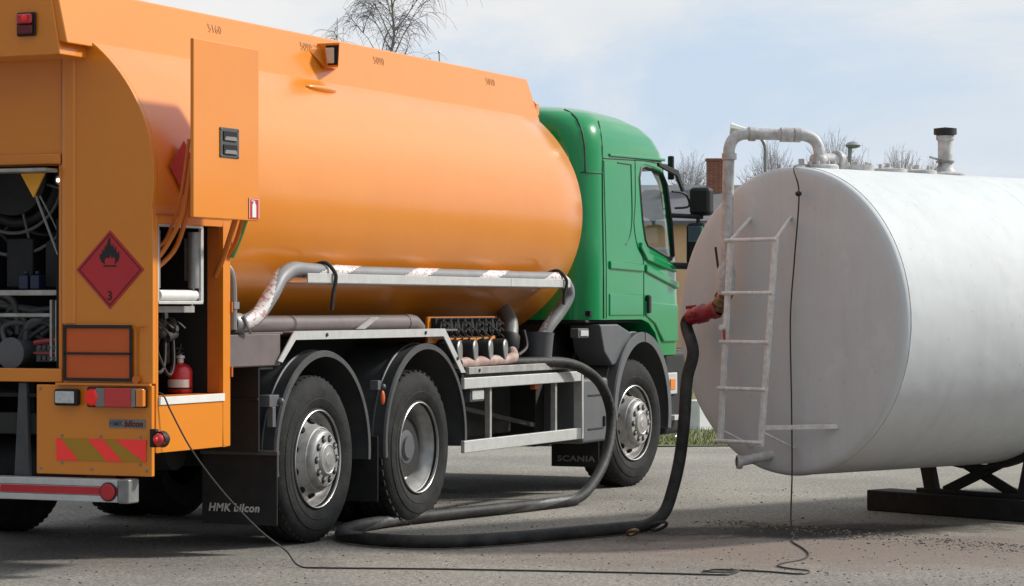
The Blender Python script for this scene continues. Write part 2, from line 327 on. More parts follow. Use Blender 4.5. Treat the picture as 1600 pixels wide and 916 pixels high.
def thing(name, loc, label, cat, group=None):
    o = bpy.data.objects.new(name, None); COL.objects.link(o); o.location = loc; o.empty_display_size = 0.2
    o['label'] = label; o['category'] = cat
    if group: o['group'] = group
    return o
def tag(o, label, cat, group=None):
    o['label'] = label; o['category'] = cat
    if group: o['group'] = group
    return o
def reparent(root):   # parts were modelled in world coordinates: keep them there
    for ch in [c for c in bpy.data.objects if c.parent == root]: ch.location = ch.location - root.location
def spline(P, k=8):
    P = [Vector(p) for p in P]; out = []
    for i in range(len(P)-1):
        a = P[max(i-1, 0)]; b = P[i]; c = P[i+1]; d = P[min(i+2, len(P)-1)]
        for j in range(k):
            t = j/k; out.append(0.5*((2*b)+(c-a)*t+(2*a-5*b+4*c-d)*t*t+(3*b-a-3*c+d)*t*t*t))
    out.append(P[-1]); return out
def text(name, s, size, loc, rot, m, parent=None, shear=0.0, off=0.0, ext=0.0008, sx=1.0, align='CENTER', label=None):
    c = bpy.data.curves.new(name, 'FONT'); c.body = s; c.size = size; c.shear = shear; c.offset = off; c.extrude = ext; c.space_character = 1.1
    c.align_x = align; c.align_y = 'CENTER'
    t = bpy.data.objects.new(name, c); COL.objects.link(t); bpy.context.view_layer.update()
    me = bpy.data.meshes.new_from_object(t.evaluated_get(bpy.context.evaluated_depsgraph_get()))
    COL.objects.unlink(t); bpy.data.objects.remove(t)
    me.materials.clear(); me.materials.append(M[m]); me.name = name
    me.transform(Matrix.Translation(loc) @ rot.to_4x4() @ Matrix.Diagonal((sx, 1, 1, 1)))
    o = bpy.data.objects.new(name, me); COL.objects.link(o)
    if parent: o.parent = parent
    if label: o['label'] = label
    return o
from mathutils import Euler
SIDE = Euler((R(90), 0, 0)).to_matrix()          # faces -Y
REAR = Euler((R(90), 0, R(-90))).to_matrix()     # faces -X
def struct(o): o['kind'] = 'structure'; return o

# ------------------------------------------------------------------ ground, lawn
g = MB(); g.add([(-900, -900, 0), (1600, -900, 0), (1600, 1200, 0), (-900, 1200, 0)], [(0, 1, 2, 3)])
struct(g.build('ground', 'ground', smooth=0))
# camera-space helper for far things on the ground: metres right of and in front of the camera
Rt = Vector((math.sin(TH), -math.cos(TH), 0)); Fw = Vector((math.cos(TH), math.sin(TH), 0))
def far(r, f, z=0.0): p = CAM + Rt*r + Fw*f; return Vector((p.x, p.y, z))
rnd = random.Random(3)
edge = []
for i in range(61):
    r = -30+i*1.5; edge.append(far(r, 27.3+0.25*noise.noise(Vector((r*0.9, 0, 0)))+0.12*rnd.random(), 0.012))
vs = edge + [far(-30+i*1.5, 58, 0.05) for i in range(61)] + [far(-30+i*1.5, 400, 0.05) for i in range(61)]
fs = [(i, i+1, 61+i+1, 61+i) for i in range(60)]+[(61+i, 61+i+1, 122+i+1, 122+i) for i in range(60)]
g = MB(); g.add(vs, fs); struct(g.build('lawn', 'lawn', smooth=0))
g = MB()
for i in range(26000):
    f = 27.4+16*rnd.random()**1.8; r = rnd.uniform(-3.5, 6.5)*f/30.0
    if noise.noise(Vector((r*0.8, f*0.8, 0))) < -0.25 and rnd.random() < 0.7: continue
    p = far(r, f, 0.01); h = rnd.uniform(0.03, 0.10)*(1.0 if f > 27.9 else 0.6); a = rnd.uniform(0, 6.28); d = Vector((math.cos(a), math.sin(a), 0))
    q = Vector((rnd.uniform(-.5, .5), rnd.uniform(-.5, .5), 1)).normalized()*h
    g.add([p-d*0.006, p+d*0.006, p+q], [(0, 1, 2)])
o = g.build('grass', 'blade', smooth=0, fixn=False); o['kind'] = 'stuff'; tag(o, 'short tufty spring grass along the far edge of the yard', 'grass')
# loose grit
g = MB(); g2 = MB()
ico = [(0,0,1),(0.894,0,0.447),(0.276,0.851,0.447),(-0.724,0.526,0.447),(-0.724,-0.526,0.447),(0.276,-0.851,0.447),(0.724,0.526,-0.447),(-0.276,0.851,-0.447),(-0.894,0,-0.447),(-0.276,-0.851,-0.447),(0.724,-0.526,-0.447),(0,0,-1)]
icf = [(0,1,2),(0,2,3),(0,3,4),(0,4,5),(0,5,1),(1,6,2),(2,7,3),(3,8,4),(4,9,5),(5,10,1),(6,7,2),(7,8,3),(8,9,4),(9,10,5),(10,6,1),(11,7,6),(11,8,7),(11,9,8),(11,10,9),(11,6,10)]
def pebble(g, p, s):
    a = rnd.uniform(0, 6.28); ca, sa = math.cos(a), math.sin(a); k = (rnd.uniform(.8, 1.5), rnd.uniform(.6, 1), rnd.uniform(.4, .7))
    vs = []
    for q in ico:
        x, y, z = q[0]*k[0]*s, q[1]*k[1]*s, q[2]*k[2]*s; vs.append((p.x+x*ca-y*sa, p.y+x*sa+y*ca, p.z+z+s*.25))
    g.add(vs, icf)
for i in range(9500):
    f = rnd.uniform(13.2, 21); r = rnd.uniform(-0.21, 0.23)*f; dens = 0.35+0.65*(noise.noise(Vector((r, f, 3)))*0.5+0.5)
    if r > 0.6 and f < 17.4: dens = 1
    if rnd.random() > dens: continue
    pebble(g if rnd.random() < .6 else g2, far(r, f, 0), 0.002+0.006*rnd.random()**4 + (0.006 if rnd.random() < .01 else 0))
M['peb'] = mat('pale grit', (0.36, 0.33, 0.30), 0.9, var=0.6, vscale=20); M['peb2'] = mat('dark grit', (0.10, 0.085, 0.075), 0.9, var=0.6, vscale=20)
for i in range(1500):      # dirt and grit heaped along the timber and round the stain
    t = rnd.gauss(0, 1); c_ = Vector((2.05, -3.0, 0))+Vector((-.43, -.90, 0))*rnd.uniform(-1.4, 1.6)+Vector((-.90, .43, 0))*abs(rnd.gauss(0, .28)); pebble(g2 if rnd.random() < .65 else g, c_, 0.003+0.008*rnd.random()**3)
o = g.build('gravel', 'peb', smooth=0, fixn=False); o['kind'] = 'stuff'; tag(o, 'loose pale grit scattered over the yard', 'gravel')
o = g2.build('gravel', 'peb2', smooth=0, fixn=False); o['kind'] = 'stuff'; tag(o, 'loose dark grit scattered over the yard', 'gravel')

# ------------------------------------------------------------------ background: house, trees, street lamp
def at(u, v, f): return far((u-800)/4100*f, f, 1.45+(480-v)/4100*f)
def house():
    f = 90.0; hs = thing('house', far(5, f), 'pale house with a low grey roof and a brick chimney, behind the truck cab', 'house')
    c0 = far(3.4, f); ux = Rt; uy = Fw
    T = Matrix(((ux.x, uy.x, 0, c0.x), (ux.y, uy.y, 0, c0.y), (0, 0, 1, 0), (0, 0, 0, 1)))
    M['render_w'] = mat('pale house render', (0.80, 0.50, 0.31), 0.9, var=0.2, vscale=2); M['roofm'] = mat('grey roof sheet', (0.14, 0.14, 0.15), 0.8, var=0.4, vscale=3)
    M['housewin'] = mat('house window glass', (0.45, 0.47, 0.46), 0.15, coat=0.5)
    g = MB(); g.box(0, 9, 0, 7, 0, 4.35, T); g.build('wall', 'render_w', hs)
    g = MB()
    pr = [(-0.4, 4.25), (3.5, 5.65), (7.4, 4.25), (7.4, 4.4), (3.5, 5.8), (-0.4, 4.4)]
    n = len(pr); vs = [T @ Vector((-0.3, a, b)) for a, b in pr]+[T @ Vector((9.3, a, b)) for a, b in pr]
    g.add(vs, [(0,1,4,5), (1,2,3,4), (6,7,10,11), (7,8,9,10)]+[(i, (i+1) % n, n+(i+1) % n, n+i) for i in range(n)])
    rf = g.build('roof', 'roofm', hs, smooth=0)
    g = MB(); g.box(3.50, 4.22, 2.6, 3.2, 4.9, 6.62, T); g.box(3.46, 4.26, 2.56, 3.24, 6.62, 6.70, T)
    ch = g.build('chimney', 'brick', rf, smooth=0)
    for wx in (1.0, 3.2, 5.6, 7.3):
        g = MB(); g.box(wx, wx+1.15, -0.05, 0.1, 2.3, 3.5, T); wf = g.build('window', 'white', hs, smooth=0)
        g = MB(); g.box(wx+.08, wx+1.07, -0.07, -0.04, 2.38, 3.42, T); g.build('pane', 'housewin', wf, smooth=0)
    reparent(hs)
    for rfc in (rf,): pass
house()

def birch(u, vtop, f, label, seed, wpx, ntw, lean=0.0):
    """bare birch: rising limbs, fine branches, long hanging twigs"""
    rn = random.Random(seed); base = far((u-800)/4100*f, f, 0); H = 1.45+(480-vtop)/4100*f; W = wpx/4100*f/2
    root = thing('birch_tree', base, label, 'tree', 'bare birches beyond the yard'); tr = MB(); cr_ = MB()
    tp = [Vector((0, 0, 0))]
    for i in range(1, 13):
        tp.append(Vector((rn.gauss(0, .07)*i*.3, rn.gauss(0, .07)*i*.3, H*i/12)))
    tr.tube(tp, [max(.015, .19*(1-i/12.5)) for i in range(13)], 8, cap=False)
    ends = []
    def limb(p, d, L, r, lev):
        n = 6; q = p.copy(); pts = [q.copy()]
        for i in range(n):
            d = (d+Vector((rn.gauss(0, .10), rn.gauss(0, .10), rn.gauss(0, .05)))+Vector((0, 0, .05 if i < 3 else -.10*lev))).normalized(); q = q+d*(L/n); pts.append(q.copy())
        (tr if lev == 0 else cr_).tube(pts, [max(.008, r*(1-.75*i/n)) for i in range(n+1)], 5 if lev == 0 else 3, cap=False)
        for i in range(1, n+1): ends.append((pts[i], d.copy(), lev))
        if lev < 2:
            for k in range(4 if lev == 0 else 3):
                j = rn.randint(1, n); a = rn.uniform(0, 6.283); o = Vector((math.cos(a), math.sin(a), .45)); limb(pts[j], (d*.8+o*.7).normalized(), L*rn.uniform(.45, .62), r*.55, lev+1)
    for k in range(26):
        t = .30+.66*k/26; i = t*12; p = tp[int(i)].lerp(tp[min(12, int(i)+1)], i-int(i)); a = k*2.4+rn.uniform(-.4, .4); wd = W*(1.0 if t < .75 else (1-t)/.25*.8+.2)
        L_ = wd*rn.uniform(.75, 1.15)*1.15; limb(p, Vector((math.cos(a), math.sin(a), rn.uniform(.9, 1.6))).normalized(), L_, .05*(1-t)+.022, 0)
    for k in range(ntw):
        p, d, lev = rn.choice(ends)
        if lev == 0 and rn.random() < .6: continue
        a = rn.uniform(0, 6.283); v = (Vector((math.cos(a), math.sin(a), rn.uniform(-.2, .9)))*.8+d*.5).normalized(); L_ = rn.uniform(.5, 1.5); q = p.copy(); pts = [q.copy()]
        for i in range(5):
            v = (v+Vector((rn.gauss(0, .08), rn.gauss(0, .08), -.34))).normalized(); q = q+v*(L_/5); pts.append(q.copy())
        cr_.tube(pts, [.0075, .007, .0065, .006, .0055, .005], 3, cap=False)
    tr.build('trunk', 'birchbark', root, fixn=False, smooth=180); cr_.build('crown', 'twig', root, fixn=False, smooth=180)
birch(606, -110, 105, 'tall bare birch with drooping twigs standing behind the truck tank', 11, 165, 1700)
birch(522, 28, 112, 'smaller bare birch whose top twigs show left of the tall birch', 5, 60, 300)
def scrub(u, vtop, f, label, seed, wpx):
    """round bare crown far off: forking limbs spreading from a short trunk"""
    rn = random.Random(seed); base = far((u-800)/4100*f, f, 0); H = 1.45+(480-vtop)/4100*f; W = wpx/4100*f/2
    root = thing('deciduous_tree', base, label, 'tree', 'bare trees in the distance'); tr = MB(); cr_ = MB()
    th_ = H*.42; tr.tube([(0, 0, 0), (.05, .03, th_*.5), (0, .06, th_)], [.22, .17, .13], 7, cap=False)
    c = Vector((0, 0, H-W*.85))
    def grow(p, d, L, r, lev):
        n = 4; q = p.copy(); pts = [q.copy()]
        for i in range(n):
            d = (d+Vector((rn.gauss(0, .16), rn.gauss(0, .16), rn.gauss(0, .12)+.03))).normalized(); q = q+d*(L/n); pts.append(q.copy())
        (tr if lev == 0 else cr_).tube(pts, [max(.011, r*(1-.5*i/n)) for i in range(n+1)], 5 if lev == 0 else 3, cap=False)
        if lev >= 4: return
        for k in range(4 if lev < 3 else 3):
            j = rn.randint(1, n); a = rn.uniform(0, 6.283); grow(pts[j], (d+Vector((math.cos(a), math.sin(a), rn.uniform(-.35, .6)))*.85).normalized(), L*rn.uniform(.5, .72), r*.55, lev+1)
    for k in range(7):
        a = k*.9+rn.uniform(-.3, .3); grow(Vector((0, 0, th_*rn.uniform(.8, 1))), Vector((math.cos(a)*.75, math.sin(a)*.75, rn.uniform(.5, 1.3))).normalized(), (H-th_)*.48, .085, 0)
    Rr_ = (H-th_)*.5; cc = Vector((0, 0, H-Rr_*.98))
    for k in range(420):
        v = Vector((rn.gauss(0, 1), rn.gauss(0, 1), rn.gauss(.25, 1))).normalized(); q = cc+v*Rr_*rn.uniform(.25, .6); d = v.copy(); pts = [q.copy()]; L_ = Rr_*rn.uniform(.3, .5)
        for i in range(4):
            d = (d+Vector((rn.gauss(0, .2), rn.gauss(0, .2), rn.gauss(0.05, .2)))).normalized(); q = q+d*(L_/4); pts.append(q.copy())
            if i < 3 and rn.random() < .8:
                e = (d+Vector((rn.gauss(0, .6), rn.gauss(0, .6), rn.gauss(0, .5)))).normalized(); cr_.tube([q, q+e*L_*.18, q+(e+Vector((0, 0, .1)))*L_*.34], [.010, .009, .007], 3, cap=False)
        cr_.tube(pts, [.016, .014, .012, .010, .008], 3, cap=False)
    pts = tr.v+cr_.v; zm = sorted(p[2] for p in pts)[int(len(pts)*.998)]; xs = sorted(Vector(p).dot(Rt) for p in pts); ww = xs[int(len(xs)*.98)]-xs[int(len(xs)*.02)]
    sx, sz = 2*W/ww, H/zm
    for mb in (tr, cr_): mb.v = [(p[0]*sx, p[1]*sx, p[2]*sz) for p in mb.v]
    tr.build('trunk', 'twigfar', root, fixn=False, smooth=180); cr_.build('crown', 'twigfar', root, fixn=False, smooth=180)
scrub(1078, 243, 150, 'pale bare tree between the truck cab and the brick chimney', 21, 62)
scrub(1207, 224, 150, 'bare tree behind the street lamp post', 22, 88)
scrub(1300, 212, 150, 'bare tree rising beside the mushroom lamp', 23, 95)
scrub(1410, 233, 155, 'bare round tree between the two tank fittings', 24, 78)
scrub(1462, 252, 160, 'small bare tree just left of the tank vent pipe', 26, 48)

def street_lamp():
    f = 75.0; b = at(1196, 480, f); s = thing('street_lamp', (b.x, b.y, 0), 'curved street lamp post seen behind the white filling pipe', 'street lamp', 'lamps beyond the yard')
    top = 1.45+(480-222)/4100*f
    P = [Vector((0, 0, 0)), Vector((0, 0, top-.5)), Vector((0, 0, top-.1))-Rt*.02, Vector((0, 0, top+.15))-Rt*.18, Vector((0, 0, top+.33))-Rt*.55]
    g = MB(); g.tube([P[0], P[1]]+spline(P[1:], 5), 0.055, 8); g.build('post', 'lamppost', s)
    g = MB(); g.tube([P[-1], P[-1]-Rt*.45+Vector((0, 0, .06))], [0.07, 0.17], 8); 
    g.build('lamp_head', 'white', s)
    f = 60.0; b = at(1328, 480, f); s = thing('yard_lamp', (b.x, b.y, 0), 'short mushroom lamp peeping over the grey tank', 'lamp', 'lamps beyond the yard')
    top = 1.45+(480-229)/4100*f
    g = MB(); g.tube([(0, 0, 0), (0, 0, top)], 0.05, 8); g.build('post', 'lamppost', s)
    g = MB(); g.lathe([(0.02, .12), (0.12, .09), (0.18, .03), (0.15, -.02), (0.02, -.05)], Vector((0, 0, top))+Rt*.07, (0, 0, 1), 16); g.build('lamp_head', 'lamppost', s)
street_lamp()
b = at(1093, 480, 30.8)
g = MB(); g.box(-.12, .12, -.12, .12, 0, .36); o = g.build('stone_block', 'stone', bevel=.02); o.location = (b.x, b.y, 0); o.rotation_euler.z = TH-0.9
tag(o, 'small pale stone block on the grass behind the hose', 'stone block')

# ------------------------------------------------------------------ TANKER TRUCK
truck = thing('tanker_truck', (0, 0, 0), 'orange fuel tanker truck with a green cab, parked with its rear hatches open', 'truck')
TY, TZ, TA, TB = 1.2, 2.15, 1.26, 1.04
def ell(a, da=0.0): return (TY-(TA+da)*math.cos(a), TZ+(TB+da)*math.sin(a))   # a=0 at near side (-Y), 90 deg top
def loft_x(mb, ring, xs, close=True):
    n = len(ring); vs = [(x, y, z) for x, sc in xs for (y, z) in [(TY+(p[0]-TY)*sc, TZ+(p[1]-TZ)*sc) for p in ring]]
    fs = []
    for i in range(len(xs)-1):
        for k in range(n if close else n-1): fs.append((i*n+k, i*n+(k+1) % n, (i+1)*n+(k+1) % n, (i+1)*n+k))
    mb.add(vs, fs)
full = [ell(2*math.pi*i/128) for i in range(128)]
g = MB(); loft_x(g, full, [(-1.185, 0.0), (-1.185, 0.5), (-1.187, .999), (-1.187, 1.0)]+[(-1.187+5.397*i/12, 1.0) for i in range(1, 13)]+[(4.228, 0.994), (4.24, .975), (4.30, .8), (4.345, .5), (4.36, .2), (4.362, 0.0)])
tankb = g.build('tank_body', 'orange', truck, smooth=60)
# rear shroud continuing the tank skin above the hose cabinets
a0 = math.asin((1.952-TZ)/TB); arc = [ell(a0+(math.pi-2*a0)*i/72) for i in range(73)]
inn = [ell(a0+(math.pi-2*a0)*i/72, -0.02) for i in range(72, -1, -1)]
g = MB(); n = 146; loop = arc+inn
g.add([(x, y, z) for x in (-2.005, -1.1875) for (y, z) in loop], [(k, (k+1) % n, n+(k+1) % n, n+k) for k in range(n)]+[(k, k+1, n-2-k, n-1-k) for k in range(72)])
g.build('rear_shroud', 'orange', truck, smooth=40)
# rear side posts (with the arc outline of the tank)
def mir(poly): return [(2*TY-y, z) for y, z in poly]
arc_r = [ell(a0+(R(58)-a0)*i/26, 0.002) for i in range(27)]
post = [(0.52, 1.03), (-0.054, 1.03), (-0.054, 1.95)]+[p for p in arc_r if p[0] < 0.52 and p[1] > 1.955]+[(0.52, 2.905)]
for q in (post, mir(post)):
    g = MB(); g.prism(q, 'yz', -2.045, -2.007); g.build('rear_post_panel', 'orange', truck, bevel=.006)
# slanted strip beside each opening
for sgn in (0, 1):
    g = MB(); y0, y1 = 0.4, 0.524
    poly = [(0.5235, -2.047), (0.500, -2.056), (0.448, -2.056), (0.436, -2.047)]
    if sgn: poly = [(2*TY-a, b) for a, b in poly]
    n = len(poly); z0, z1 = 1.36, 2.84
    g.add([(b, a, z) for z in (z0, z1) for a, b in poly], [tuple(range(n)), tuple(range(2*n-1, n-1, -1))]+[(i, (i+1) % n, n+(i+1) % n, n+i) for i in range(n)])
    g.build('corner_strip', 'orange', truck, smooth=0)
# panel over the opening, and its lips
g = MB(); g.box(-2.03, -1.99, .535, 2*TY-.535, 2.24, 2.84); g.box(-2.052, -2.03, .535, 2*TY-.535, 2.24, 2.30); g.box(-2.03, -1.96, .535, .56, 1.10, 2.24); g.box(-2.03, -1.96, 2*TY-.56, 2*TY-.535, 1.10, 2.24)
g.build('rear_upper_panel', 'orange', truck, bevel=.008)
g = MB(); g.box(-2.05, -1.97, .525, 2*TY-.525, 1.035, 1.11); g.build('rear_sill', 'orange', truck, bevel=.006)
g = MB(); g.box(-2.16, -2.03, .56, 2*TY-.56, 2.195, 2.215); g.build('rolled_door_edge', 'alud', truck, bevel=.004)
# catwalk coaming along the tank top, with the overhanging rear box
ctop = 3.205
def coam(y): return [(y-.075, 2.862), (y, ctop), (y+.03, ctop), (y+.03, 2.90)]
for fl in (0, 1):
    q = [(0.325, 2.875), (0.40, ctop), (0.43, ctop), (0.44, 2.90)]
    if fl: q = mir(q)
    n = 4; xa, xb = -2.30, 4.30; g = MB()
    vs = [(xa+(0.0), y, z) for y, z in q]+[(xb - (0.09 if z > 3.1 else 0.0), y, z) for y, z in q]
    g.add(vs, [tuple(range(n)), tuple(range(2*n-1, n-1, -1))]+[(i, (i+1) % n, n+(i+1) % n, n+i) for i in range(n)])
    g.build('catwalk_coaming', 'orange', truck, bevel=.012, seg=3)
g = MB(); q = [(0.362, 2.815), (0.425, 3.16), (2*TY-.425, 3.16), (2*TY-.362, 2.815)]
g.prism(q, 'yz', -2.315, -2.04); g.build('rear_top_box', 'orange', truck, bevel=.008)
g = MB(); g.box(-2.0, 4.2, .45, 1.95, 3.10, 3.12); g.build('catwalk', 'alud', truck)
g = MB()
g.box(4.24, 4.30, .45, 2*TY-.45, 2.95, 3.15); g.build('coaming_front_plate', 'orange', truck, bevel=.01)
for x, y in ((4.33, .36),):
    g = MB(); g.box(4.30, 4.36, .36, .42, 2.93, 3.02); g.sphere((4.33, .39, 3.03), .012); g.build('hinge_bracket', 'orange', truck, bevel=.004)
g = MB(); g.tube([(3.06, .6, 3.1), (3.04, .6, 3.31)], .005, 6); g.sphere((3.04, .6, 3.315), .011, 8); g.build('vent_mast', 'steel', truck)
# stencilled marks on the coaming
def on_coam(z): return 0.325+(z-2.875)*(0.075/(ctop-2.875))
tilt = Matrix.Rotation(math.atan(0.075/(ctop-2.875)), 3, 'X').inverted()
for x, z, s in ((-.62, 3.115, '5160'), (.55, 3.115, '5090'), (1.60, 3.115, '5090'), (3.47, 3.12, '5010')):
    text('stencil', s, .075, Vector((x, on_coam(z)-.0025, z)), tilt @ SIDE, 'greyprint', truck, off=.0)
# work lamp in a folded orange housing on the coaming
def worklamp():
    xf = .70; TLr, BLr = (.372, 3.150), (.352, 2.998); TRr, BRr = (.205, 3.150), (.235, 2.995)
    a, d, c, b = [Vector((xf+(.02 if z < 3.1 else -.02), y, z)) for y, z in (TLr, TRr, BRr, BLr)]
    xb = .93; e = Vector((xb, on_coam(3.15)+.01, 3.15)); f = Vector((xb, on_coam(3.0)+.01, 3.0))
    g = MB(); vs = [a, d, c, b, e, f]; g.add(vs, [(0, 3, 2, 1), (1, 2, 5, 4), (0, 1, 4), (3, 5, 2), (0, 4, 5, 3)])
    o = g.build('work_lamp', 'orange', truck, bevel=.004, smooth=30)
    g = MB(); g.add([Vector((.58, on_coam(3.10), 3.10)), Vector((.69, on_coam(3.14), 3.14)), Vector((.72, on_coam(3.0)-.03, 2.99)), Vector((.69, .33, 3.12)), Vector((.70, on_coam(3.0)+.02, 2.99))], [(0, 3, 2), (0, 2, 4), (0, 1, 3), (1, 2, 3), (0, 4, 2, 1)])
    g.build('lamp_gusset', 'orange', o, smooth=0)
    nrm = (b-a).cross(d-a).normalized()
    if nrm.x > 0: nrm = -nrm
    def P(u, v, h): return a*(1-u)*(1-v)+d*u*(1-v)+b*(1-u)*v+c*u*v+nrm*h
    def quad(mb, u0, u1, v0, v1, h0, h1):
        vs = [P(u, v, h) for h in (h0, h1) for u, v in ((u0, v0), (u1, v0), (u1, v1), (u0, v1))]
        mb.add(vs, [(0, 1, 2, 3), (7, 6, 5, 4), (0, 1, 5, 4), (1, 2, 6, 5), (2, 3, 7, 6), (3, 0, 4, 7)])
    g = MB(); quad(g, .40, .97, .10, .90, .001, .006); g.build('lamp_recess', 'void', o, smooth=0)
    g = MB(); quad(g, .40, .80, .18, .82, .005, .022); g.build('lamp_glass', 'lens', o, bevel=.006)
worklamp()
# teardrop fill indent on the tank shoulder
g = MB()
for k in range(1):
    c = Vector((.52, .255, 2.842)); 
    g.sphere(c, 1.0, 20, (.21, .035, .026))
g.build('shoulder_boss', 'orange', truck, smooth=60)

# ---- hose cabinet on the near side, X -2.045..-1.19
SX0, SX1, SY = -2.006, -1.188, -0.052
OX0, OX1, OZ0, OZ1 = -1.985, -1.275, .96, 1.905
g = MB()
g.box(SX0, OX0, SY, SY+.03, .655, 1.95); g.box(OX1, SX1, SY, SY+.03, .655, 1.95)
g.box(OX0, OX1, SY, SY+.03, .655, OZ0); g.box(OX0, OX1, SY, SY+.03, OZ1, 1.95)
g.box(SX1-.012, SX1+.002, SY+.03, .62, .655, 1.95)                     # forward end plate
g.box(SX0+.0, SX1, SY+.03, .62, .655, .675)
g.build('cabinet_shell', 'orange', truck, bevel=.005)
g = MB(); g.box(OX1+.002, OX1+.022, SY+.03, SY+.105, OZ0, OZ1); g.box(OX0-.03, OX0-.002, SY+.03, SY+.19, OZ0, OZ1); g.box(OX0, OX1, SY+.032, SY+.17, OZ0-.02, OZ0-.002)
g.build('cabinet_jamb', 'orange_in', truck, bevel=.003)
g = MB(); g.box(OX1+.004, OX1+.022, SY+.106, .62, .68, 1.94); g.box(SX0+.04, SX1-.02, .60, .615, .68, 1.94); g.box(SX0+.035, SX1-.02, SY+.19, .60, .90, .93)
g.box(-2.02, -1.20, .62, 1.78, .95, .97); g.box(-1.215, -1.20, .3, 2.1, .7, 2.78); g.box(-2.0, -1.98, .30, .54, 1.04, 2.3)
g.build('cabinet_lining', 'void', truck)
for fy in (1,):   # far side skirt, mirrored
    g = MB(); g.box(SX0, SX1, 2*TY-SY-.03, 2*TY-SY, .655, 1.95); g.box(SX1-.012, SX1, 1.78, 2*TY-SY-.03, .655, 1.95); g.build('cabinet_shell', 'orange', truck, bevel=.005)
g = MB(); g.box(OX0, OX1+.01, SY-.008, SY-.001, .915, .958); g.build('sill_strip', 'white', truck, bevel=.002)
g = MB(); g.box(SX0+.01, SX1, SY-.0035, SY-.0005, 1.948, 1.954); g.build('panel_seam', 'orange_in', truck)
# roller guide
rg = MB(); y = -.03
fx0, fx1, fz0, fz1 = -1.965, -1.485, 1.475, 1.90
for p0, p1 in (((fx0, fz0), (fx0, fz1)), ((fx1, fz0), (fx1, fz1)), ((fx0, fz0), (fx1, fz0)), ((fx0, fz1), (fx1, fz1))):
    rg.bar((p0[0], y, p0[1]), (p1[0], y, p1[1]), .03, .018, up=(0, 1, 0) if p0[0] == p1[0] else (0, 0, 1))
ro = rg.build('roller_guide', 'alu', truck, bevel=.003)
g = MB(); g.cyl((fx0+.04, y+.02, fz0+.04), (fx1-.04, y+.02, fz0+.04), .03); g.build('roller', 'white', ro)
g = MB(); g.cyl((fx1-.05, y+.02, fz0+.08), (fx1-.05, y+.02, fz1-.03), .033); g.build('roller', 'steel', ro)
g = MB(); g.cyl((fx0+.035, y+.02, fz0+.08), (fx0+.035, y+.02, fz1-.03), .02); g.build('roller', 'steel', ro)
g = MB(); g.box(-1.97, -1.42, .05, .09, 1.42, 1.455); g.build('cabinet_shelf', 'alud', truck)
g = MB(); g.box(-1.42, -1.36, 0.05, .12, 1.6, 1.84); g.tube([(-1.39, .08, 1.6), (-1.39, .08, 1.5), (-1.42, .08, 1.42)], .012, 8); g.build('control_box', 'steel', truck, bevel=.006)
# valve cluster
rv = random.Random(4); g = MB()
for k in range(4):
    x = -1.90+.13*k
    g.tube(spline([(x, .1, 1.44), (x+rv.uniform(-.03, .03), .08, 1.32), (x+.02, .1, 1.22), (x+.06, .12, 1.14)], 5), .02+rv.random()*.008, 8)
    g.cyl((x-.04, .06, 1.30+rv.uniform(-.05, .05)), (x+.05, .06, 1.30), .03); g.sphere((x, .05, 1.36), .035, 10)
for k in range(3): g.tube(spline([(-1.92+.1*k, .06, 1.30), (-1.85+.12*k, .02, 1.12-.02*k), (-1.72+.1*k, .03, 1.12), (-1.62+.08*k, .07, 1.30)], 6), .010, 6)
vc_ = g.build('valve_cluster', 'chassis', truck); vc_.location.y = .10
g = MB()
for k in range(4):
    x = -1.88+.13*k; g.cut(); g.cyl((x, .02, 1.36-.03*(k % 2)), (x, .055, 1.36-.03*(k % 2)), .018, n=10); g.tube([(x, .02, 1.37), (x+.05, .0, 1.33)], .005, 5)
g.cut(); g.tube([(-1.72, .02, 1.38), (-1.60, .01, 1.30)], .006, 6); g.cut(); g.tube([(-1.70, .03, 1.22), (-1.70, .03, 1.42)], .006, 6)
g.build('valve_handle', 'fender', truck)
for o in [o for o in bpy.data.objects if o.name.startswith('valve_handle')]: o.location.y = .10
# raised hatch door with its lift arms
dx0, dx1, dy, dz0, dz1 = -2.030, -1.302, -.30, 1.935, 2.905
g = MB(); g.box(dx0, dx1, dy, dy+.022, dz0, dz1)
door = g.build('hatch_door', 'orange', truck, bevel=.006, seg=3)
hx, hz = -1.645, 2.358
g = MB(); g.box(hx-.105, hx+.105, dy-.006, dy-.0005, hz-.083, hz+.083); hd = g.build('door_latch', 'fender', door, bevel=.003)
g = MB()
for s in (-1, 1): g.box(hx-.075, hx+.075, dy-.012, dy-.006, hz+s*.037-.026, hz+s*.037+.026)
g.build('latch_recess', 'void', door, bevel=.002)
g = MB()
for s in (-1, 1): g.prism([(hx-.07, hz+s*.037-.024), (hx+.07, hz+s*.037-.024), (hx+.055, hz+s*.037-.002), (hx-.06, hz+s*.037-.004)], 'xz', dy-.016, dy-.012)
for a in (-1, 1):
    for b_ in (-1, 1): g.sphere((hx+a*.095, dy-.007, hz+b_*.073), .006, 8)
g.build('latch_paddle', 'greyplate', door)
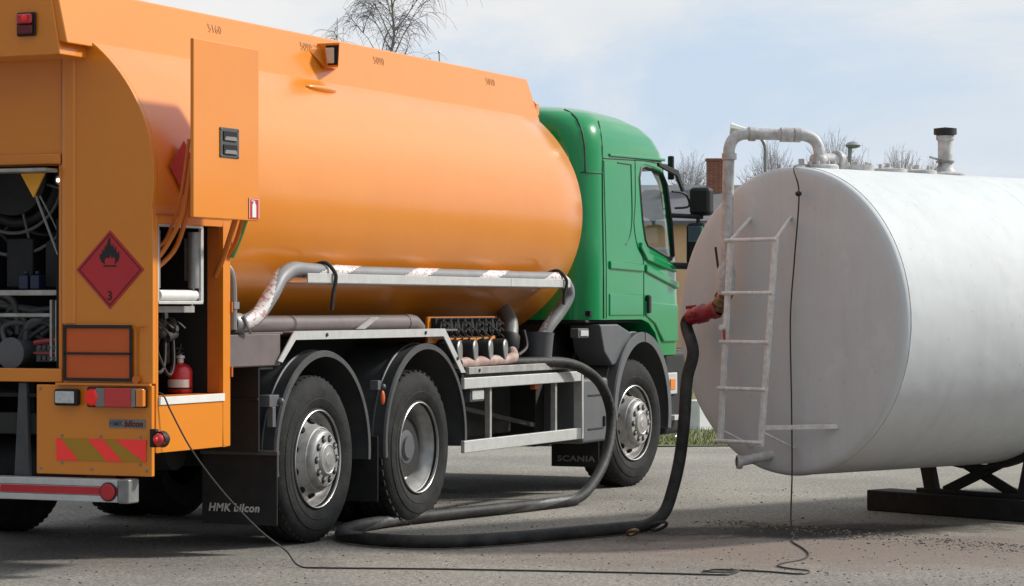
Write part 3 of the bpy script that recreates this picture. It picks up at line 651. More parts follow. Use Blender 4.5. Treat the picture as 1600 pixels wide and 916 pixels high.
# fire extinguisher sign on the door
sx, sz = -1.366, 2.0
g = MB(); g.box(sx-.058, sx+.058, dy-.004, dy-.0005, sz-.052, sz+.062); sg = g.build('extinguisher_sign', 'redpaint', door)
g = MB(); g.box(sx-.05, sx+.05, dy-.0055, dy-.004, sz+.056, sz+.059); 
g.prism([(sx-.022, sz-.045), (sx+.022, sz-.045), (sx+.022, sz+.025), (sx+.01, sz+.035), (sx+.01, sz+.048), (sx-.01, sz+.048), (sx-.01, sz+.035), (sx-.022, sz+.025)], 'xz', dy-.0055, dy-.004)
g.box(sx-.056, sx-.051, dy-.0055, dy-.004, sz-.05, sz+.06); g.box(sx+.051, sx+.056, dy-.0055, dy-.004, sz-.05, sz+.06); g.box(sx-.03, sx+.0, dy-.0055, dy-.004, sz+.044, sz+.05)
g.build('sign_symbol', 'white', door)
def arm(pts, r=.014): g = MB(); g.tube(spline(pts, 5), r, 8); return g.build('lift_arm', 'orange_in', door)
arm([(-1.97, .0, 1.68), (-1.90, -.05, 1.78), (-1.92, -.17, 1.97), (-1.98, -.26, 2.25)])
arm([(-1.97, .03, 1.62), (-1.80, -.04, 1.76), (-1.86, -.16, 1.97), (-1.93, -.26, 2.25)])
arm([(-1.95, .0, 1.76), (-1.86, -.03, 1.83), (-1.93, -.16, 2.05), (-2.01, -.26, 2.36)], .010)
arm([(-1.27, .0, 1.62), (-1.30, -.08, 1.76), (-1.45, -.24, 1.97)], .016)
arm([(-1.215, -.03, 1.72), (-1.25, -.12, 1.82), (-1.40, -.26, 1.98)], .014)
g = MB(); g.tube(spline([(-1.19, -.06, 1.74), (-1.24, -.14, 1.85), (-1.36, -.25, 1.96)], 5), .017, 8); g.build('sleeve', 'greentape', door)
# extinguisher placard (diamond) on the shroud side
def diamond(mb, c, u, v, r, n, h): mb.add([c+u*(r*a)+v*(r*b)+n*hh for hh in (0, h) for a, b in ((1, 0), (0, 1), (-1, 0), (0, -1))], [(0, 1, 2, 3), (7, 6, 5, 4), (0, 1, 5, 4), (1, 2, 6, 5), (2, 3, 7, 6), (3, 0, 4, 7)])
g = MB(); diamond(g, Vector((-1.74, -.067, 2.22)), Vector((1, 0, 0)), Vector((0, 0.0, 1)), .15, Vector((0, -1, 0)), .004); g.build('side_placard', 'redmat', truck, smooth=0)

# ---- rear face fittings
RX = -2.062
pc = Vector((-2.046, .215, 1.655)); U = Vector((0, -1, 0)); V = Vector((0, 0, 1)); NN = Vector((-1, 0, 0))
g = MB(); diamond(g, pc, U, V, .215, NN, .004); pl = g.build('hazard_placard', 'redmat', truck, smooth=0)
g = MB()
def frame_d(mb, c, r, wd, h0, h1):
    o_ = [(1, 0), (0, 1), (-1, 0), (0, -1)]
    for i in range(4):
        a, b = o_[i], o_[(i+1) % 4]; vs = []
        for h in (h0, h1):
            for q, rr in ((a, r), (b, r), (b, r-wd), (a, r-wd)): vs.append(c+U*(q[0]*rr)+V*(q[1]*rr)+NN*h)
        mb.add(vs, [(0, 1, 2, 3), (7, 6, 5, 4), (0, 1, 5, 4), (2, 3, 7, 6)])
frame_d(g, pc, .200, .010, .004, .0055); g.build('placard_border', 'darkred', pl, smooth=0)
fl = [(-.030, 0), (-.052, .012), (-.064, .035), (-.060, .062), (-.050, .050), (-.046, .085), (-.036, .066), (-.030, .105), (-.022, .092), (-.008, .140), (.002, .150), (.004, .112), (.016, .092), (.020, .112), (.030, .075), (.040, .098), (.044, .055), (.058, .072), (.062, .040), (.052, .014), (.030, 0), (.036, .022), (.024, .044), (.014, .030), (.004, .052), (-.006, .028), (-.018, .040), (-.034, .022)]
g = MB(); c = pc+V*.030
me_v = [c+U*a+V*b+NN*.0045 for a, b in fl]; me_w = [c+U*a+V*b+NN*.006 for a, b in fl]; n = len(fl)
g.add(me_v+me_w, [tuple(range(n)), tuple(range(2*n-1, n-1, -1))]+[(i, (i+1) % n, n+(i+1) % n, n+i) for i in range(n)])
g.box(c.x-.006, c.x-.0045, c.y-.04, c.y+.04, c.z-.014, c.z-.006)
g.build('flame_symbol', 'blackpaint', pl, smooth=0)
text('placard_number', '3', .07, pc-V*.145+NN*.0055, REAR, 'blackpaint', pl, off=.001)
# plate holder with orange plate
y0, y1, z0, z1 = .495, .075, 1.055, 1.34; ym, yM = y1, y0
g = MB(); g.box(-2.058, -2.0475, ym, yM, z0, z1); pr = g.build('warning_plate', 'plate_or', truck)
g = MB()
for a in ((ym-.008, yM+.008, z0-.01, z0+.006), (ym-.008, yM+.008, z1-.006, z1+.012), (ym-.008, yM+.008, 1.19, 1.202)): g.box(-2.068, -2.0585, *a)
g.box(-2.068, -2.0585, ym-.01, ym+.006, z0+.006, z1-.006); g.box(-2.068, -2.0585, yM-.006, yM+.01, z0+.006, z1-.006)
g.build('plate_frame', 'blackpaint', pr, bevel=.002)
g = MB(); g.tube([(-2.062, ym-.03, z0+.02), (-2.062, ym-.03, z1), (-2.062, ym-.09, z1+.002)], .006, 6); g.cyl((-2.07, ym-.035, z0+.0), (-2.05, ym-.035, z0+.0), .022); g.build('plate_latch', 'orange_in', pr)
# lower rear panels with lamp clusters
def lower(m):
    def Y(y): return 2*TY-y if m else y
    def bx(mb, x0, x1, ya, yb, z0, z1): mb.box(x0, x1, min(Y(ya), Y(yb)), max(Y(ya), Y(yb)), z0, z1)
    g = MB(); bx(g, -2.052, -2.02, -.052, .688, .528, 1.022)
    p = g.build('rear_lower_panel', 'orange', truck, bevel=.005)
    g = MB(); bx(g, -2.075, -2.052, -.052, .55, 1.022, 1.034); g.build('drip_edge', 'orange', truck)
    g = MB(); bx(g, -2.10, -2.054, .395, .548, .908, 1.0); l = g.build('reversing_lamp', 'black', truck, bevel=.015, seg=3)
    g = MB(); bx(g, -2.108, -2.10, .41, .533, .922, .988); g.build('lamp_glass', 'lens', l, bevel=.008)
    g = MB(); bx(g, -2.075, -2.054, -.03, .35, .902, 1.012); l = g.build('tail_lamp', 'black', truck, bevel=.01)
    g = MB(); bx(g, -2.105, -2.075, .215, .275, .905, 1.008); g.build('lamp_body', 'greyplate', l, bevel=.005)
    g = MB(); g.lathe([(.046, 0), (.046, .02), (.035, .035), (.0, .042)], (-2.08, Y(.30), .957), (-1, 0, 0), 24); g.build('brake_light', 'redlit', l)
    g = MB(); bx(g, -2.11, -2.075, .045, .215, .905, 1.01); g.build('red_light', 'red', l, bevel=.006)
    g = MB(); bx(g, -2.11, -2.075, .018, .042, .908, 1.008); g.build('lamp_divider', 'steel', l)
    g = MB(); bx(g, -2.11, -2.075, -.03, .017, .908, 1.008); g.build('indicator_light', 'amber', l, bevel=.008)
    # chevron board
    g = MB(); a, b, z0, z1 = .555, -.02, .607, .727
    g.k = 1; bx(g, -2.0565, -2.053, a, b, z0, z1)
    g.k = 0; s = .125
    for yy in (.555+.02, .555-.20, .555-.42):
        q = [(yy, z1), (yy-.10, z1), (yy-.10-s, z0), (yy-s, z0)]
        if yy < .2: q = [(yy, z1), (-.02, z1), (-.02, z0)]; q = [(yy+.045, z1), (-.02, z1), (-.02, z0), (-.02+.012, z0)]
        q = [(min(.555, max(-.02, y)), z) for y, z in q]
        if yy > .56: q = [(.555, z1), (.53, z1), (.41, z0), (.555, z0)]
        q = [(Y(y), z) for y, z in q]; g.prism(q, 'yz', -2.059, -2.0568)
    g.build('chevron_board', ['redglow', 'yelfluo'], truck, smooth=0)
lower(0); lower(1)
g = MB(); g.box(-2.0565, -2.053, -.015, .215, .79, .838); st = g.build('maker_sticker', 'greyplate', truck)
text('lettering', 'HMK', .042, Vector((-2.0575, .17, .813)), REAR, 'bluegrey', st, off=.001, sx=.9)
text('lettering', 'bilcon', .046, Vector((-2.0575, .06, .813)), REAR, 'darkred', st, shear=.2, off=.002, sx=.95)
g = MB()
for y_, z_ in ((.66, .56), (.66, 1.0), (.33, .56), (-.02, .56), (.52, .742), (.27, .742), (.02, .742), (.52, .592), (.02, .592)):
    g.cut(); g.lathe([(.008, 0), (.0075, .004), (0, .006)], (-2.052, y_, z_), (-1, 0, 0), 10)
g.build('panel_bolt', 'steel', truck)
g = MB()
for z_ in (1.05, 1.42, 1.80):
    g.cut(); g.cyl((SX1+.006, SY-.004, z_), (SX1+.006, SY-.004, z_+.06), .008, n=8)
g.build('cabinet_hinge', 'orange_in', truck)
# red lamp on the top box
g = MB(); g.box(-2.335, -2.318, .508, .630, 2.92, 3.05); l = g.build('marker_lamp', 'black', truck, bevel=.01)
g = MB(); g.box(-2.36, -2.335, .52, .618, 2.985, 3.04); g.build('red_light', 'redpaint', l, bevel=.012); g = MB(); g.box(-2.355, -2.335, .52, .618, 2.93, 2.98); g.build('dark_lens', 'darkred', l, bevel=.01)
g = MB(); g.sphere((-2.362, .56, 3.015), .019, 10, (.4, 1, 1)); g.build('bulb', 'redlit', l)
# side marker on rubber arm
g = MB(); g.box(-2.09, -2.055, -.10, -.06, .69, .79); g.cyl((-2.07, -.08, .74), (-2.07, -.12, .735), .02); l = g.build('side_marker', 'black', truck, bevel=.006)
g = MB(); g.lathe([(.042, .04), (.046, 0), (.03, -.03)], (-2.06, -.125, .735), (-1, 0, 0), 24); g.build('marker_rubber', 'black', l)
g = MB(); g.lathe([(.036, .03), (.033, .05), (.018, .066), (0, .07)], (-2.06, -.125, .735), (-1, 0, 0), 24); g.build('marker_lens', 'redpaint', l); g = MB(); g.sphere((-2.132, -.125, .735), .013, 10); g.build('bulb', 'redlit', l)
# underrun bumper
g = MB(); by0, by1 = .105, 2*TY-.105
g.box(-2.15, -2.05, by0, by1, .39, .425); g.box(-2.145, -2.05, by0, by1, .425, .475); g.box(-2.15, -2.05, by0, by1, .475, .512)
bp = g.build('underrun_bumper', 'alu', truck, bevel=.004)
g = MB(); g.box(-2.1515, -2.1455, by0+.0, by1, .430, .470); g.build('red_stripe', 'redmat', bp)
for yy in (by0, by1):
    a, b = (yy-.075, yy-.002) if yy < 1 else (yy+.002, yy+.075)
    g = MB(); g.box(-2.155, -2.045, a, b, .385, .517); g.build('end_cap', 'steel', bp, bevel=.01)
    yc = yy+.055 if yy < 1 else yy-.055
    g = MB(); g.lathe([(.045, 0), (.045, .012), (.04, .016), (0, .017)], (-2.15, yc, .447), (-1, 0, 0), 28, ); g.build('reflector', 'redmat', bp)
    g = MB(); g.lathe([(.052, 0), (.052, .008), (.046, .010)], (-2.15, yc, .447), (-1, 0, 0), 28); g.build('reflector_ring', 'blackpaint', bp)
text('lettering', 'S', .045, Vector((-2.1525, .872, .450)), REAR, 'wprint', bp, shear=.2, off=.002)
g = MB()
for yy in (.78, 1.55):
    g.cut(); g.prism([(yy-.03, .51), (yy+.07, .51), (yy+.04, 1.03), (yy-.01, 1.03)], 'yz', -2.03, -2.0)
g.build('bumper_bracket', 'fender', truck, bevel=.004)
g = MB(); g.box(-2.0, -1.9, .45, 1.95, .74, .86); g.cyl((-2.03, 1.2, .8), (-1.9, 1.2, .8), .09); g.build('rear_crossmember', 'chassis', truck, bevel=.01)
# interior of the rear compartment: hose reel, pipes, manifold
rc = Vector((-1.78, 1.02, 2.20)); rl = MB()
for dx in (0, .34):
    for r in (.455, .33):
        rl.tube([rc+Vector((dx, r*math.cos(2*math.pi*i/48), r*math.sin(2*math.pi*i/48))) for i in range(48)], .010, 8, closed=True)
    for k in range(6):
        a = k*math.pi/3+.25; rl.tube([rc+Vector((dx, .1*math.cos(a), .1*math.sin(a))), rc+Vector((dx, .455*math.cos(a), .455*math.sin(a)))], .008, 6)
rlo = rl.build('hose_reel', 'fender2', truck)
g = MB()
for k in range(5): g.tube([rc+Vector((.05+.06*k, .27*math.cos(2*math.pi*i/40), .27*math.sin(2*math.pi*i/40))) for i in range(40)], .032, 10, closed=True)
g.cyl(rc+Vector((-.02, 0, 0)), rc+Vector((.40, 0, 0)), .23, n=32)
g.build('reel_hose', 'black', rlo)
g = MB(); g.prism([(.83, 2.195), (.67, 2.195), (.745, 2.06)], 'yz', -2.0, -1.985); g.build('reel_bracket', 'orange_yel', truck, bevel=.003)
g = MB(); g.tube([(-1.98, .74, 2.07), (-1.95, .55, 1.60)], .008, 6); g.tube(spline([(-1.97, .72, 2.07), (-1.9, .62, 1.8), (-1.93, .60, 1.5), (-1.95, .55, 1.35)], 5), .006, 6); g.build('pull_rod', 'steel', truck)
g = MB(); g.box(-1.96, -1.93, .56, 1.84, 1.515, 1.545); g.box(-1.93, -1.90, .68, 1.6, 1.395, 1.415); g.box(-1.95, -1.92, .60, .635, 1.15, 1.49); g.box(-1.95, -1.92, .655, .67, 1.15, 1.49); g.build('inner_rack', 'alud', truck, bevel=.003)
g = MB()
g.cyl((-1.93, .93, 1.19), (-1.70, .93, 1.19), .075, n=24); g.cyl((-1.95, .93, 1.19), (-1.93, .93, 1.19), .09, n=24); g.cyl((-1.93, 1.25, 1.2), (-1.6, 1.25, 1.2), .1)
g.tube(spline([(-1.8, .93, 1.26), (-1.8, .9, 1.36), (-1.8, .8, 1.37), (-1.8, .62, 1.36)], 5), .02, 8); g.tube(spline([(-1.85, 1.0, 1.2), (-1.85, 1.05, 1.33), (-1.8, .95, 1.36), (-1.7, .75, 1.3)], 5), .016, 8)
g.build('pump', 'fender2', truck, bevel=.003)
rv = random.Random(12); g = MB()
for k in range(16):
    yy = rv.uniform(.58, 1.5); z0 = rv.uniform(1.12, 1.3); g.tube(spline([(-1.8, yy, z0), (-1.82+rv.uniform(-.08, .08), yy+rv.uniform(-.1, .1), z0+rv.uniform(.05, .2)), (-1.8, yy+rv.uniform(-.25, .25), z0+rv.uniform(.1, .3)), (-1.75, yy+rv.uniform(-.3, .3), z0+rv.uniform(-.05, .2))], 5), rv.uniform(.008, .02), 8)
g.build('pipe_work', 'fender', truck)
g = MB()
for k in range(4): g.box(-1.80, -1.6, .62+.26*k, .80+.26*k, 1.56, 1.56+rv.uniform(.15, .36)); g.cut()
g.build('equipment_case', 'black', truck, bevel=.012)
g = MB()
for k in range(6):
    yy = .575+.033*k; g.cyl((-1.95, yy, 1.225), (-1.88, yy, 1.225), .012, n=10); g.cyl((-1.95, yy, 1.165), (-1.90, yy, 1.165), .012, n=10)
g.box(-1.93, -1.90, .56, .77, 1.145, 1.25); g.build('manifold', 'fender', truck)
g = MB(); g.box(-1.945, -1.93, .56, .78, 1.188, 1.200); g.tube([(-1.93, .56, 1.275), (-1.93, .78, 1.25)], .016, 8); g.build('manifold_strip', 'camred', truck)
for k in range(2): 
    g = MB(); g.box(-1.93, -1.86, .755+.075*k, .815+.075*k, 1.548, 1.63); g.cyl((-1.895, .785+.075*k, 1.63), (-1.895, .785+.075*k, 1.655), .014, n=12)
    o = g.build('bottle', 'bluebottle', bevel=.01); tag(o, ['blue plastic bottle on the rack in the rear compartment, nearer the orange post', 'blue plastic bottle on the rack in the rear compartment, farther from the orange post'][k], 'bottle', 'bottles in the rear compartment')
g = MB(); g.lathe([(.03, 0), (.03, .02), (.02, .03), (0, .033)], (-1.99, .565, 2.155), (-1, 0, 0), 20); l = g.build('inner_lamp', 'steel', truck)
M['lamp_on'] = mat('lit bulb', (1, .9, .8), .3, emit=((1, .85, .7), 4.0)); g = MB(); g.sphere((-2.028, .562, 2.152), .011, 10); g.build('bulb', 'lamp_on', l)
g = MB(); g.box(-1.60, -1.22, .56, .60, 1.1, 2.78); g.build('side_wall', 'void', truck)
g = MB(); g.box(-1.24, -1.22, .62, 1.1, 1.6, 1.95); g.build('back_box', 'fender', truck, bevel=.01)

# ---- chassis
g = MB()
for yy in (.77, 1.55): g.box(-1.95, 6.3, yy, yy+.08, .78, 1.04)
for x in (-1.2, .72, 2.3, 3.6, 4.8): g.box(x, x+.1, .85, 1.55, .84, 1.0)
g.box(-1.15, 4.0, .55, 1.85, 1.04, 1.13)
g.build('chassis_frame', 'chassis', truck, bevel=.005)
g = MB(); g.box(2.25, 3.95, .42, .74, .5, .98); g.cut(); g.box(2.3, 3.9, 1.68, 2.35, .42, .98); g.cut(); g.cyl((2.4, .62, .60), (3.8, .62, .60), .16, n=24); g.cut(); g.box(4.15, 4.75, .3, 2.1, .38, .9)
g.build('dark_filler', 'chassis', truck, bevel=.015)  # dark bulk added under the frame to block light through it
g = MB(); g.cyl((-.0, .3, .52), (0, 2.1, .52), .07); g.cut(); g.cyl((1.45, .3, .52), (1.45, 2.1, .52), .08); g.sphere((1.45, 1.2, .52), .24, 20); g.cut(); g.cyl((5.47, .3, .50), (5.47, 2.1, .50), .06); g.build('axle', 'chassis', truck); g = MB(); g.cyl((1.45, 1.2, .55), (5.0, 1.2, .75), .05); g.build('propshaft', 'chassis', truck); g = MB()
g.cyl((-1.6, .55, .55), (-1.6, 1.9, .55), .17, n=24); g.cut(); g.cyl((-.7, .6, .6), (-.7, 1.8, .6), .13, n=24)
g.build('air_tank', 'chassis', truck)
# diagonal bits behind the side guard
g = MB(); g.bar((2.1, .32, .72), (2.9, .4, .58), .03, .03); g.cut(); g.bar((2.9, .35, .72), (4.1, .3, .55), .03, .03); g.build('brace', 'fender', truck)

# ---- wheels
def wheel(kind, x, yface, side, steer=0.0):
    """side=1: outer face looks to -Y."""
    cx = Vector((x, yface, .515)); ax = Vector((math.sin(steer)*-1*side*0, side*1.0, 0)); ax = Vector((math.sin(-steer), side*math.cos(steer), 0))
    root = bpy.data.objects.new('wheel', None); COL.objects.link(root); root.parent = truck
    W = .30
    prof = [(.292, .045), (.292, .018), (.302, .010), (.315, .014), (.330, .002), (.372, -.008), (.376, -.005), (.41, -.008), (.436, -.003), (.44, .002), (.47, .010), (.494, .026), (.503, .036), (.512, .052)]
    gro = []
    for k, c_ in enumerate((.095, .150, .205)): gro += [(.515, c_-.008), (.503, c_-.006), (.503, c_+.006), (.515, c_+.008)]
    prof2 = prof+gro+[(r, W-h) for r, h in reversed(prof)]
    g = MB(); g.lathe(prof2, cx, ax, 96)
    # shoulder lugs
    q = Vector((0, 0, 1)); a = ax.cross(q).normalized(); b = ax.cross(a).normalized()
    nl = 54 if kind != 'drive' else 44
    for k in range(nl):
        t = 2*math.pi*k/nl; rd = a*math.cos(t)+b*math.sin(t); tg = ax.cross(rd)
        for h0, h1 in ((.040, .072), (W-.072, W-.040)) if kind != 'drive' else ((.032, .080), (W-.08, W-.032)):
            w_ = (.020 if kind == 'drive' else .013)
            vs = [cx+rd*rr+ax*(hh if (rr > .5) else hh)+tg*s_ for rr in (.49, .5155 if kind == 'drive' else .5138) for hh in (h0, h1) for s_ in (-w_, w_)]
            g.add(vs, [(0,1,3,2),(4,6,7,5),(0,4,5,1),(2,3,7,6),(0,2,6,4),(1,5,7,3)])
    g.build('tyre', 'tyre', root, smooth=30)
    # rim
    NN_ = 10 if side == 1 else 0
    if kind in ('front', 'tag'):
        rp = [(.296, .012), (.300, .006), (.302, .010), (.300, .030), (.284, .034), (.280, .07), (.268, .088), (.255, .090), (.242, .082), (.218, .046), (.206, .012), (.198, -.012), (.193, -.014), (.190, -.008), (.184, -.010), (.180, -.030), (.172, -.044), (.163, -.050), (.160, -.046), (.154, -.052), (.100, -.054)]
        g = MB(); g.lathe(rp, cx, ax, 72); rim = root; g.build('rim', 'rim', root, smooth=38)
        def rads(off=0.0): return [a*math.cos(2*math.pi*(k+off)/10)+b*math.sin(2*math.pi*(k+off)/10) for k in range(NN_)]
        g = MB()
        for rd in rads(.5):
            nrm = (rd*.80-ax*.60).normalized(); g.cut(); g.lathe([(.0, .012), (.022, .012), (.025, .0)], cx+rd*.226+ax*.052, nrm, 16)
        if NN_: g.build('hand_hole', 'void', rim)
        g = MB()
        for rd in rads(): g.cut(); g.lathe([(.024, 0), (.024, .0025)], cx+rd*.130-ax*.0515, -ax, 16, cap=True)
        if NN_: g.build('nut_seat', 'void', rim)
        g = MB()
        for rd in rads(): g.cut(); g.lathe([(.0155, 0), (.0145, .012), (.008, .015), (.0, .0155)], cx+rd*.130-ax*.0535, -ax, 6)
        if NN_: g.build('wheel_nut', 'steel', rim, smooth=20)
        g = MB(); g.lathe([(.102, -.050), (.102, -.058), (.097, -.062), (.094, -.068), (.088, -.071), (.083, -.067), (.04, -.068), (.035, -.071), (0, -.071)], cx, ax, 40); g.build('hub_cap', 'rim', rim, smooth=30)
        g = MB(); g.tube([cx+ax*.004+(a*math.cos(2*math.pi*i/72)+b*math.sin(2*math.pi*i/72))*.299 for i in range(72)], .0045, 6, closed=True); g.build('rim_lip', 'rimlip', rim)
    else:
        rp = [(.296, .016), (.300, .006), (.304, .010), (.300, .028), (.286, .034), (.280, .05), (.262, .07), (.255, .12), (.245, .155), (.225, .165), (.19, .15), (.165, .150), (.16, .16), (.0, .16)]
        g = MB(); g.lathe(rp, cx, ax, 72); rim = root; g.build('rim', 'rim', root, smooth=38)
        g = MB()
        for k in range(NN_):
            t = 2*math.pi*(k+.5)/10; rd = a*math.cos(t)+b*math.sin(t); g.cut(); g.lathe([(.0, .016), (.02, .016), (.023, .008)], cx+rd*.208+ax*.158, -ax, 12)
        if NN_: g.build('hand_hole', 'void', rim)
        g = MB()
        for k in range(NN_):
            t = 2*math.pi*k/10; rd = a*math.cos(t)+b*math.sin(t); g.cut(); g.lathe([(.016, 0), (.015, .022), (.0, .026)], cx+rd*.168+ax*.15, -ax, 6)
        if NN_: g.build('wheel_nut', 'steel', rim, smooth=20)
        g = MB(); g.lathe([(.125, .16), (.122, .11), (.110, .095), (.08, .09), (.075, .075), (0, .073)], cx, ax, 36); g.build('hub_cap', 'fender2', rim, smooth=35)
        g = MB(); g.tube([cx+ax*.004+(a*math.cos(2*math.pi*i/72)+b*math.sin(2*math.pi*i/72))*.300 for i in range(72)], .005, 6, closed=True); g.build('rim_lip', 'rimlip', rim)
        g = MB(); g.lathe([(r, h+.335) for r, h in [(.292, .045), (.33, .002), (.41, -.006), (.47, .010), (.512, .052), (.512, W-.052), (.44, W), (.292, W-.045)]], cx, ax, 64); g.build('inner_tyre', 'tyre', root, smooth=40)
    g = MB(); g.lathe([(.28, .26), (.0, .26)], cx, ax, 32); g.cyl(cx+ax*.1, cx+ax*.3, .2, n=32); g.build('brake_drum', 'chassis', root)
for kind, x in (('tag', 0), ('drive', 1.449), ('front', 5.50)):
    wheel(kind, x, 0.0, 1, R(-7) if kind == 'front' else 0); wheel(kind, x, 2.4, -1, R(-7) if kind == 'front' else 0)

# ---- mudguards over the rear axles
def mudguard(x, y0, y1, a0, a1, Rr, zc, m='fender', n=40, lip=.035, name='mudguard'):
    g = MB(); P = []
    sec = [(Rr-.008, y1), (Rr-.008, y0+.02), (Rr-lip, y0+.004), (Rr-lip, y0-.004), (Rr-.004, y0-.004), (Rr+.004, y0+.01), (Rr, y0+.02), (Rr, y0+.085), (Rr+.008, y0+.09), (Rr+.008, y0+.10), (Rr, y0+.105), (Rr, y1)]
    k = len(sec)
    for i in range(n+1):
        t = a0+(a1-a0)*i/n; P += [(x+r*math.cos(t), y, zc+r*math.sin(t)) for r, y in sec]
    fs = [(i*k+j, i*k+(j+1) % k, (i+1)*k+(j+1) % k, (i+1)*k+j) for i in range(n) for j in range(k)]
    fs += [tuple(range(k)), tuple(n*k+j for j in range(k-1, -1, -1))]
    g.add(P, fs); return g.build(name, m, truck, smooth=40)
for side in (0, 1):
    ya, yb = (-.035, .40) if side == 0 else (2.435, 2.0)
    def yy(v): return v if side == 0 else 2*TY-v
    if side == 0:
        mudguard(0.02, -.03, .42, R(190), R(-6), .635, .545); mudguard(1.50, -.03, .60, R(188), R(-6), .640, .565)
    else:
        for x in (0.02, 1.50): g = MB(); g.prism([(x+.64*math.cos(R(a)), .545+.64*math.sin(R(a))) for a in range(0, 181, 10)]+[(x+.62*math.cos(R(a)), .545+.62*math.sin(R(a))) for a in range(180, -1, -10)], 'xz', 1.98, 2.43); g.build('mudguard', 'fender', truck)
g = MB(); g.box(-.80, -.785, -.02, .44, .60, 1.10); g.box(-.79, -.50, .40, .44, .62, 1.12); g.box(-.80, -.62, -.02, .44, 1.08, 1.10); g.box(-.81, -.795, -.02, .44, .90, .915); g.build('guard_panel', 'black', truck, bevel=.004)
g = MB(); g.box(-.76, -.748, -.125+.005, .385, .165, .582); mf = g.build('mudflap', 'black', truck, bevel=.003)
text('lettering', 'HMK bilcon', .066, Vector((-.7618, .168, .262)), REAR, 'wprint', mf, shear=.18, off=.002, sx=.98)
g = MB(); g.box(-.775, -.745, -.13, .39, .578, .605); g.build('flap_rail', 'fender', truck, bevel=.003)
g = MB(); g.box(.755, .767, -.03, .45, .20, .62); g.build('mudflap', 'black', truck, bevel=.003)
g = MB(); g.box(-.72, -.60, -.05, .02, .86, .93); g.box(-.70, -.66, -.06, -.02, .74, .86); g.sphere((-.60, -.06, .89), .022, 10); g.build('fender_clamp', 'fender2', truck, bevel=.004)
g = MB(); g.box(.70, .745, -.06, .0, .92, .98); g.sphere((.765, -.065, .94), .018, 10); g.build('fender_clamp', 'fender2', truck, bevel=.004)
g = MB(); g.sphere((.735, -.075, .87), .03, 12, (.7, .5, 1.6)); g.build('tow_ring', 'plate_or', truck)
# brown cover plate + aluminium edge trim
g = MB(); g.box(-1.17, -.56, -.03, .42, 1.10, 1.125); g.box(-1.17, -.56, -.035, -.02, 1.105, 1.29); g.box(-1.17, 2.1, .02, .55, 1.285, 1.30)
g.build('side_cover', 'gasket', truck, bevel=.004)
g = MB(); pts = [(-.62, 1.13), (-.42, 1.305), (1.73, 1.305), (2.07, 1.00)]; wd = .052
def trim(mb, p, wd, y0, y1):
    inner = [(p[0][0]+.05, p[0][1]-.01), (p[1][0]+.02, p[1][1]-wd), (p[2][0]-.02, p[2][1]-wd), (p[3][0]-.07, p[3][1]-.0)]
    for i in range(3): mb.prism([p[i], p[i+1], inner[i+1], inner[i]], 'xz', y0, y1)
trim(g, pts, wd, -.055, -.047); g.box(-.42, 1.73, -.047, .02, 1.297, 1.305)
tr_ = g.build('edge_trim', 'alu', truck, smooth=0)
g = MB()
for x, z in ((.0, 1.28), (1.42, 1.28), (1.93, 1.10)): g.cut(); g.cyl((x, -.062, z), (x, -.054, z), .012, n=10)
g.build('trim_bolt', 'blackpaint', tr_)
g = MB(); g.prism([(-.55, 1.12), (-.40, 1.25), (1.70, 1.25), (1.98, 1.0), (1.98, .80), (-.55, .80)], 'xz', .44, .46); g.build('shade_sheet', 'void', truck)  # black sheet added beneath the trim, standing in for shade
# storage tube behind trim
g = MB(); g.cyl((-.9, .12, 1.345), (1.5, .12, 1.345), .055); g.tube(spline([(1.45, .12, 1.345), (1.58, .12, 1.34), (1.66, .12, 1.30)], 4), .06); g.build('tool_tube', 'gasket', truck)
g = MB(); g.prism([(.62, 1.31), (.74, 1.31), (.95, 1.385), (.83, 1.385)], 'xz', .052, .062); g.build('tube_label', 'alud', truck)
# ---- side guard
g = MB(); g.box(2.07, 4.225, -.045, -.015, .885, .962); g.build('guard_rail', 'alu', truck, bevel=.006)
g = MB(); g.box(2.07, 4.225, -.045, -.015, .445, .53); g.build('guard_rail', 'alu', truck, bevel=.006)
g = MB(); g.box(4.228, 4.262, -.05, .02, .445, .965); g.build('guard_post', 'alu', truck, bevel=.004)
for x in (2.58, 3.79): g = MB(); g.box(x, x+.035, -.010, .03, .44, .965); g.build('guard_post', 'alud', truck, bevel=.003)
g = MB(); g.box(2.16, 4.05, -.04, -.01, .985, 1.035); g.build('ledge_rail', 'alud', truck, bevel=.004); 
g = MB(); g.cyl((2.33, -.046, 1.01), (2.33, -.038, 1.01), .012, n=8); g.cut(); g.cyl((3.80, -.046, 1.01), (3.80, -.038, 1.01), .012, n=8); g.build('rail_bolt', 'blackpaint', truck)
g = MB(); g.box(2.10, 4.30, -.01, .5, .965, .985); g.build('ledge', 'black', truck)
g = MB(); g.box(2.24, 2.48, -.012, .04, .79, .885); l = g.build('side_lamp', 'fender2', truck, bevel=.008); g = MB(); g.box(2.26, 2.46, -.02, -.012, .805, .87); g.build('lamp_glass', 'lens', l, bevel=.004)
g = MB(); g.box(3.42, 3.52, .0, .04, .845, .885); g.build('side_marker', 'plate_or', truck, bevel=.006)
# dark grey box ahead of the guard
g = MB(); g.box(4.31, 4.86, -.02, .6, .40, .90)
bx_ = g.build('battery_box', 'fender2', truck, bevel=.03, seg=4)
g = MB(); g.box(4.42, 4.74, -.026, -.018, .76, .775); g.box(4.42, 4.74, -.026, -.018, .50, .515); g.box(4.74, 4.78, -.035, -.018, .52, .60); g.build('box_rib', 'black', bx_, bevel=.004)
g = MB(); g.box(4.70, 4.712, .0, .40, .20, .42); sf = g.build('mudflap', 'black', truck, bevel=.003)
text('lettering', 'SCANIA', .062, Vector((4.6985, .19, .262)), REAR, 'greyplate', sf, off=.002, sx=1.35)
